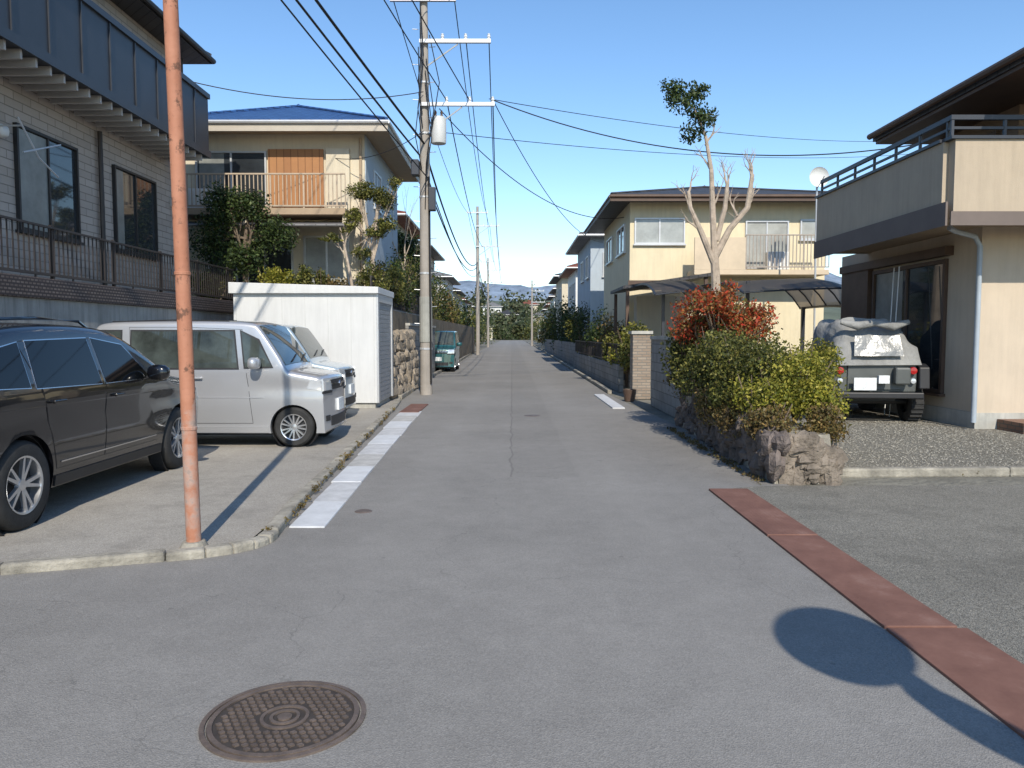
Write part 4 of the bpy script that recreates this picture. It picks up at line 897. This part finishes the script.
def mpv(label,loc,pm,rot=0):
    th=thing("parked_car",label,"car",loc,rot)
    sh=Shell([(0,.24),(.003,.5),(.01,.95),(.03,1.15),(.08,1.6),(.1,1.7),(.18,1.765),(.5,1.79),(1.5,1.80),(2.15,1.79),(2.36,1.765),(2.42,1.73),(2.62,1.45),(2.8,1.17),(2.85,1.1),(2.93,1.085),(3.22,1.035),(3.33,1.01),(3.375,.96),(3.39,.85),(3.396,.5),(3.4,.24)],.735,.2,1.09,.09,cb=.075,k=.03,Rr=.06,low=.03)
    sp=dict(doors=[("rear_door",((.7,.34),(1.42,.34),(1.42,1.69),(.62,1.69))),("front_door",((1.44,.34),(2.34,.34),(2.2,1.66),(1.44,1.69)))],
      handles=[(.78,.98),(1.56,.98)],
      wins=[((.14,1.13),(.5,1.13),(.5,1.63),(.19,1.63)),((.66,1.12),(1.37,1.12),(1.37,1.63),(.66,1.63)),((1.5,1.12),(2.14,1.12),(2.08,1.63),(1.5,1.63)),((2.25,1.13),(2.62,1.14),(2.42,1.5),(2.19,1.63))],
      mirror=(2.42,1.13),wind=(2.8,2.42,.65,.61),sill=pm,glass=mat("green_car_glass",(.05,.06,.055),.03,.7,1.6,spec=.6))
    finish(th,sh,(.42,2.9),.285,.15,7,pm,sp)
    for sd in (-1,1):
        part(th,"headlight",sh.end(True,sd*.42,sd*.71,.79,.96,.016,y0t=sd*.46,y1t=sd*.70),M_lamp,local=True,smooth=True)
        part(th,"headlight_surround",sh.end(True,sd*.4,sd*.715,.755,.787,.012),M_black,local=True)
        part(th,"headlight_wrap",sh.side(((3.14,.83),(3.36,.8),(3.36,.955),(3.2,.95)),sd,.006,6,4),M_lamp,local=True)
        part(th,"fog_light",sh.end(True,sd*.5,sd*.64,.36,.44,.012),M_black,local=True)
        part(th,"tail_light",sh.end(False,sd*.6,sd*.7,.75,1.1,.01),M_tail,local=True)
        part(th,"roof_seam",MB().tube([(.35,sd*.6,1.765),(1.2,sd*.61,1.79),(2.1,sd*.6,1.78)],.007,5),M_black,local=True)
        part(th,"side_crease",sh.side(((.3,.7),(2.5,.7),(2.5,.712),(.3,.712)),sd,.008,20,1),pm,local=True)
    part(th,"grille",sh.end(True,-.4,.4,.8,.94,.012),M_black,local=True)
    part(th,"grille_bar",sh.end(True,-.41,.41,.865,.888,.02),M_chrome,local=True)
    part(th,"emblem",MB().lathe([(0,.035),(.045,.03),(.045,0)],(sh.xf(.87),0,.87),'x',16),M_chrome,local=True)
    part(th,"lower_intake",sh.end(True,-.45,.45,.28,.42,.01),M_black,local=True)
    part(th,"number_plate",sh.end(True,-.165,.165,.48,.65,.03),M_plate,local=True)
    part(th,"rear_plate",sh.end(False,-.165,.165,.6,.77,.02),M_plate,local=True)
    part(th,"rear_window",sh.end(False,-.58,.58,1.15,1.6,.01),M_glass,local=True)
    return th
mpv("silver boxy compact van parked across the lot",(-5.97,11.45,LZ),M_psilver)
mpv("pale blue boxy compact van parked by the shed",(-6.45,14.6,LZ),M_pwhite)
mpv("teal small car parked at the roadside",(-3.2,36.5,.0),M_pteal,R(-90))
# SUV
th=thing("parked_car","glossy black sport utility vehicle with alloy wheels","car",(-4.86,5.22,LZ),R(90))
sh=Shell([(0,.42),(.01,.7),(.03,.98),(.14,1.16),(.34,1.4),(.62,1.61),(1.2,1.69),(2.0,1.705),(2.65,1.66),(3.0,1.51),(3.56,1.19),(3.7,1.14),(4.3,1.07),(4.6,.98),(4.74,.82),(4.785,.5),(4.79,.3)],.945,.26,1.1,.33,cb=.26,k=.09,Rr=.13,low=.07)
sp=dict(doors=[("rear_door",((1.4,.42),(2.17,.42),(2.17,1.55),(1.06,1.53))),("front_door",((2.19,.42),(3.3,.42),(2.8,1.52),(2.19,1.55)))],
   handles=[(1.38,1.01),(2.4,.99)],
   wins=[((.54,1.17),(1.04,1.15),(1.07,1.52),(.84,1.48)),((1.12,1.14),(2.11,1.12),(2.11,1.55),(1.18,1.53)),((2.19,1.12),(3.1,1.12),(2.72,1.48),(2.19,1.55))],
   mirror=(3.0,1.12),wind=(3.54,2.82,.72,.58),trim=M_chrome,tw=.008,hm=M_pblack,glass=mat("black_car_glass",(.006,.007,.008),.03,.3,1,spec=.35))
finish(th,sh,(.95,3.85),.365,.235,5,M_pblack,sp)
for sd in (-1,1):
    part(th,"headlight",sh.end(True,sd*.5,sd*.86,.76,.92,.012),M_lamp,local=True)
    part(th,"tail_light",sh.end(False,sd*.45,sd*.86,.92,1.06,.012),M_tail,local=True)
    part(th,"roof_rail",MB().tube([(.7,sd*.62,1.6),(.8,sd*.63,1.7),(1.6,sd*.64,1.73),(2.3,sd*.63,1.71),(2.5,sd*.62,1.63)],.014,8),M_pblack,local=True,smooth=True)
    part(th,"body_crease",sh.side(((.5,.985),(4.2,.95),(4.2,.956),(.5,.991)),sd,.006,30,2),M_pblack,local=True,smooth=True)
    part(th,"door_moulding",sh.side(((1.45,.47),(3.25,.47),(3.25,.482),(1.45,.482)),sd,.012,20,1),M_chrome,local=True)
part(th,"grille",sh.end(True,-.42,.42,.45,.88,.012),M_black,local=True)
part(th,"number_plate",sh.end(True,-.165,.165,.5,.66,.03),M_plate,local=True)
part(th,"rear_plate",sh.end(False,-.165,.165,.7,.86,.02),M_plate,local=True)
part(th,"rear_window",sh.end(False,-.62,.62,1.18,1.52,.012,y0t=-.52,y1t=.52),M_glass,local=True)
# Jeep seen from the rear
th=thing("off_road_vehicle","dark grey off-road vehicle with sagging canvas cover on gravel","off-road vehicle",(6.45,13.6,.03),R(-6))
J=lambda *a:MB().box(*a)
part(th,"body",MB().prism([(-.7,.55),(.7,.55),(.72,.75),(.7,1.1),(-.7,1.1),(-.72,.75)],'y',.05,2.0).prism([(-.6,.55),(.6,.55),(.56,1.1),(-.56,1.1)],'y',2.0,3.3),M_polive,local=True,bevel=.03)
part(th,"tailgate",J(-.48,.48,.015,.047,.6,1.06),M_polive,local=True,bevel=.01)
mb=MB(); nu,nv=36,30; vs=[]
for j in range(nv+1):
    v=j/nv; y=-.04+2.05*v
    zt=1.1+ .8*min(1,(v/.3))**.62 if v<.3 else 1.9+.05*math.sin((v-.3)/.7*math.pi)-.07*math.sin((v-.3)*12)**2
    if v>.93: zt-= (v-.93)*8*.35
    wd=.76-.13*min(1,v/.25)
    for i in range(nu+1):
        a=math.pi*i/nu; cc=math.cos(a); ss=math.sin(a)
        x=-wd*math.copysign(abs(cc)**.45,cc); z=1.06+(zt-1.06)*(ss**.5 if ss>1e-4 else 0)
        z-= .08*(1-abs(cc))**2*(1 if v>.3 else .5)
        n3=mnoise.noise(Vector((x*2.2,y*2.2,z*3)))*.07+mnoise.noise(Vector((x*6,y*6+9,z*5)))*.035+abs(mnoise.noise(Vector((x*9+z*4,y*3,z*2))))*-.03
        vs.append((x+n3*(-1 if cc>0 else 1),y+n3*.7,z+n3))
fs=[(j*(nu+1)+i,j*(nu+1)+i+1,(j+1)*(nu+1)+i+1,(j+1)*(nu+1)+i) for j in range(nv) for i in range(nu)]
fs.append(tuple(range(nu+1)))
mb.add(vs,fs); part(th,"canvas_cover",mb,M_canvas,local=True,smooth=True)
mb=MB(); vs=[]
for j in range(7):
    for i in range(13):
        x=(-.42+.84*i/12)*(1-.1*j/6); v=j/6; z=1.2+.36*v; y=-.09+.12*v-.02+mnoise.noise(Vector((x*5,z*5,0)))*.02
        vs.append((x,y,z))
mb.add(vs,[(j*13+i,j*13+i+1,(j+1)*13+i+1,(j+1)*13+i) for j in range(6) for i in range(12)]); part(th,"vinyl_window",mb,M_clear,local=True,smooth=True)
part(th,"rolled_cover",MB().tube([(-.58,.16,1.8),(-.3,.1,1.73),(0,.12,1.78),(.3,.09,1.72),(.58,.16,1.8)],[.04,.08,.06,.08,.045],10),M_canvas,local=True,smooth=True)
part(th,"rear_bumper",J(-.78,.78,-.12,.0,.45,.56),M_black,local=True,bevel=.02)
part(th,"number_plate",J(-.42,-.04,-.15,-.125,.6,.82),M_plate,local=True)
part(th,"spare_bracket",J(.0,.18,-.14,-.05,.72,.86),M_plate,local=True)
for sd in (-1,1):
    part(th,"rear_fender",MB().prism([(-.05,.62),(-.02,1.0),(.15,1.06),(.75,1.06),(.98,.62),(.88,.62),(.72,.96),(.2,.96),(.06,.62)],'x',.72 if sd>0 else -.9,.9 if sd>0 else -.72),M_black,local=True,bevel=.02)
    part(th,"front_fender",MB().prism([(2.1,.6),(2.3,.98),(3.2,.98),(3.4,.8),(3.35,.78),(3.1,.92),(2.35,.92),(2.2,.6)],'x',.6 if sd>0 else -.88,.88 if sd>0 else -.6),M_polive,local=True)
    part(th,"tail_light",MB().lathe([(0,-.04),(.06,-.035),(.07,0)],(sd*.62,.0,.94),'y',16),M_tail,local=True)
    part(th,"reversing_light",MB().lathe([(0,-.04),(.045,-.035),(.05,0)],(sd*.62,.0,.76),'y',16),M_lamp,local=True)
    for wx in (.5,2.75):
        w=part(th,"wheel",MB().lathe([(0,-.02),(.2,-.02),(.2,.1),(0,.1)],(sd*.76,wx,.36),'x',20),M_black,local=True)
        part(w,"tyre",MB().lathe([(.2,-.11),(.32,-.12),(.36,-.1),(.365,0),(.36,.1),(.32,.12),(.2,.11)],(sd*.78,wx,.36),'x',32),M_rub,local=True,smooth=True)
        part(w,"rim",MB().lathe([(0,sd*.04),(.08,sd*.06),(.1,sd*.03),(.18,sd*.05),(.21,sd*.11)],(sd*.78,wx,.36),'x',28),M_rim,local=True,smooth=True)
        tr=MB()
        for k in range(26):
            a=2*math.pi*k/26; r=.362
            tr.box(sd*.78-.1,sd*.78+.1,wx+r*math.cos(a)-.016,wx+r*math.cos(a)+.016,.36+r*math.sin(a)-.016,.36+r*math.sin(a)+.016)
        part(w,"tread",tr,M_rub,local=True)
part(th,"fuel_can",J(.28,.54,-.14,.01,.7,1.0),M_polive,local=True,bevel=.03)
part(th,"underbody",J(-.45,.45,.3,3.2,.38,.55),M_black,local=True)
part(th,"axle",MB().tube([(-.7,.5,.36),(.7,.5,.36)],.05,8),M_black,local=True)
th=thing("plant_pot","terracotta garden pot beside the gate pillar","plant pot",(2.85,18.6,0))
part(th,"pot",MB().lathe([(0,0),(.12,0),(.16,.28),(.14,.28),(.13,.24)],(2.85,18.6,0),'z',14),M_brown,smooth=True)
# ---------------------------------------------------------------- far wood and hills
cl=[]
for i in range(110):
    x=random.uniform(-75,75); y=random.uniform(246,340); h=5+(y-246)*.15+random.uniform(-1,2)
    cl.append((x,y,h*.6,random.uniform(3,6.5),4,h*.62,420))
solo("wood","distant dark wood beyond the street end","wood",leaves(cl,.65,16,.36,.8),leafmat("far_leaves",[(.05,.065,.035),(.075,.095,.05),(.1,.12,.06),(.14,.14,.08)]),kind='stuff')
def ridge(name,y,h,amp,col,seed,label):
    mb=MB(); n=160; vs=[]
    for j,(dy,k) in enumerate(((0,0),(40,.6),(120,1),(300,1.05))):
        for i in range(n+1):
            x=-900+1800*i/n; z=(h+amp*mnoise.noise(Vector((x/160+seed,j*.1,0)))*1.2+amp*.35*mnoise.noise(Vector((x/35+seed,j*.4,3)))+amp*.15*mnoise.noise(Vector((x/12+seed,j*.4,7))))*k
            vs.append((x,y+dy,z))
    fs=[(j*(n+1)+i,j*(n+1)+i+1,(j+1)*(n+1)+i+1,(j+1)*(n+1)+i) for j in range(3) for i in range(n)]
    mb.add(vs,fs); solo(name,label,"hill",mb,mat("hill_"+str(seed),col,.95,.4,.06,0),smooth=True,kind='structure')
ridge("hill",420,27,9,(.1,.12,.085),3,"wooded green hill beyond the town")
ridge("hill",900,72,20,(.17,.22,.29),9,"hazy blue mountain on the skyline")  # distance haze is put into this ridge's blue base colour
# ---------------------------------------------------------------- light, sky, camera
EL=38; AZ=(.137,-.99)
w=bpy.data.worlds.new("World"); S.world=w; w.use_nodes=True; t=w.node_tree
sk=t.nodes.new("ShaderNodeTexSky"); sk.sky_type='NISHITA'; sk.sun_disc=False; sk.sun_elevation=R(EL); sk.sun_rotation=R(172)
sk.altitude=50; sk.air_density=1.0; sk.dust_density=.15; sk.ozone_density=2.2
hs=t.nodes.new("ShaderNodeHueSaturation"); hs.inputs["Saturation"].default_value=1.13; hs.inputs["Hue"].default_value=.5; hs.inputs["Value"].default_value=1.32
L(t,sk.outputs[0],hs.inputs["Color"])
bg=t.nodes["Background"]; bg.inputs[1].default_value=.15; L(t,hs.outputs[0],bg.inputs[0])
sd=bpy.data.lights.new("sun","SUN"); sd.energy=4.9; sd.angle=R(.53); sd.color=(1,.92,.79)
so=bpy.data.objects.new("sun",sd); C.objects.link(so); so.location=(5,-20,30)
d=Vector((-AZ[0]*math.cos(R(EL)),-AZ[1]*math.cos(R(EL)),-math.sin(R(EL)))); so.rotation_euler=d.to_track_quat('-Z','Y').to_euler()
cd=bpy.data.cameras.new("camera"); co=bpy.data.objects.new("camera",cd); C.objects.link(co); S.camera=co
cd.sensor_width=36; cd.lens=27.03; cd.clip_end=4000; cd.clip_start=.05
co.location=(0,0,1.6); co.rotation_euler=(R(90-3.65),0,0)
S.view_settings.view_transform='Standard'; S.view_settings.look='None'; S.view_settings.exposure=0
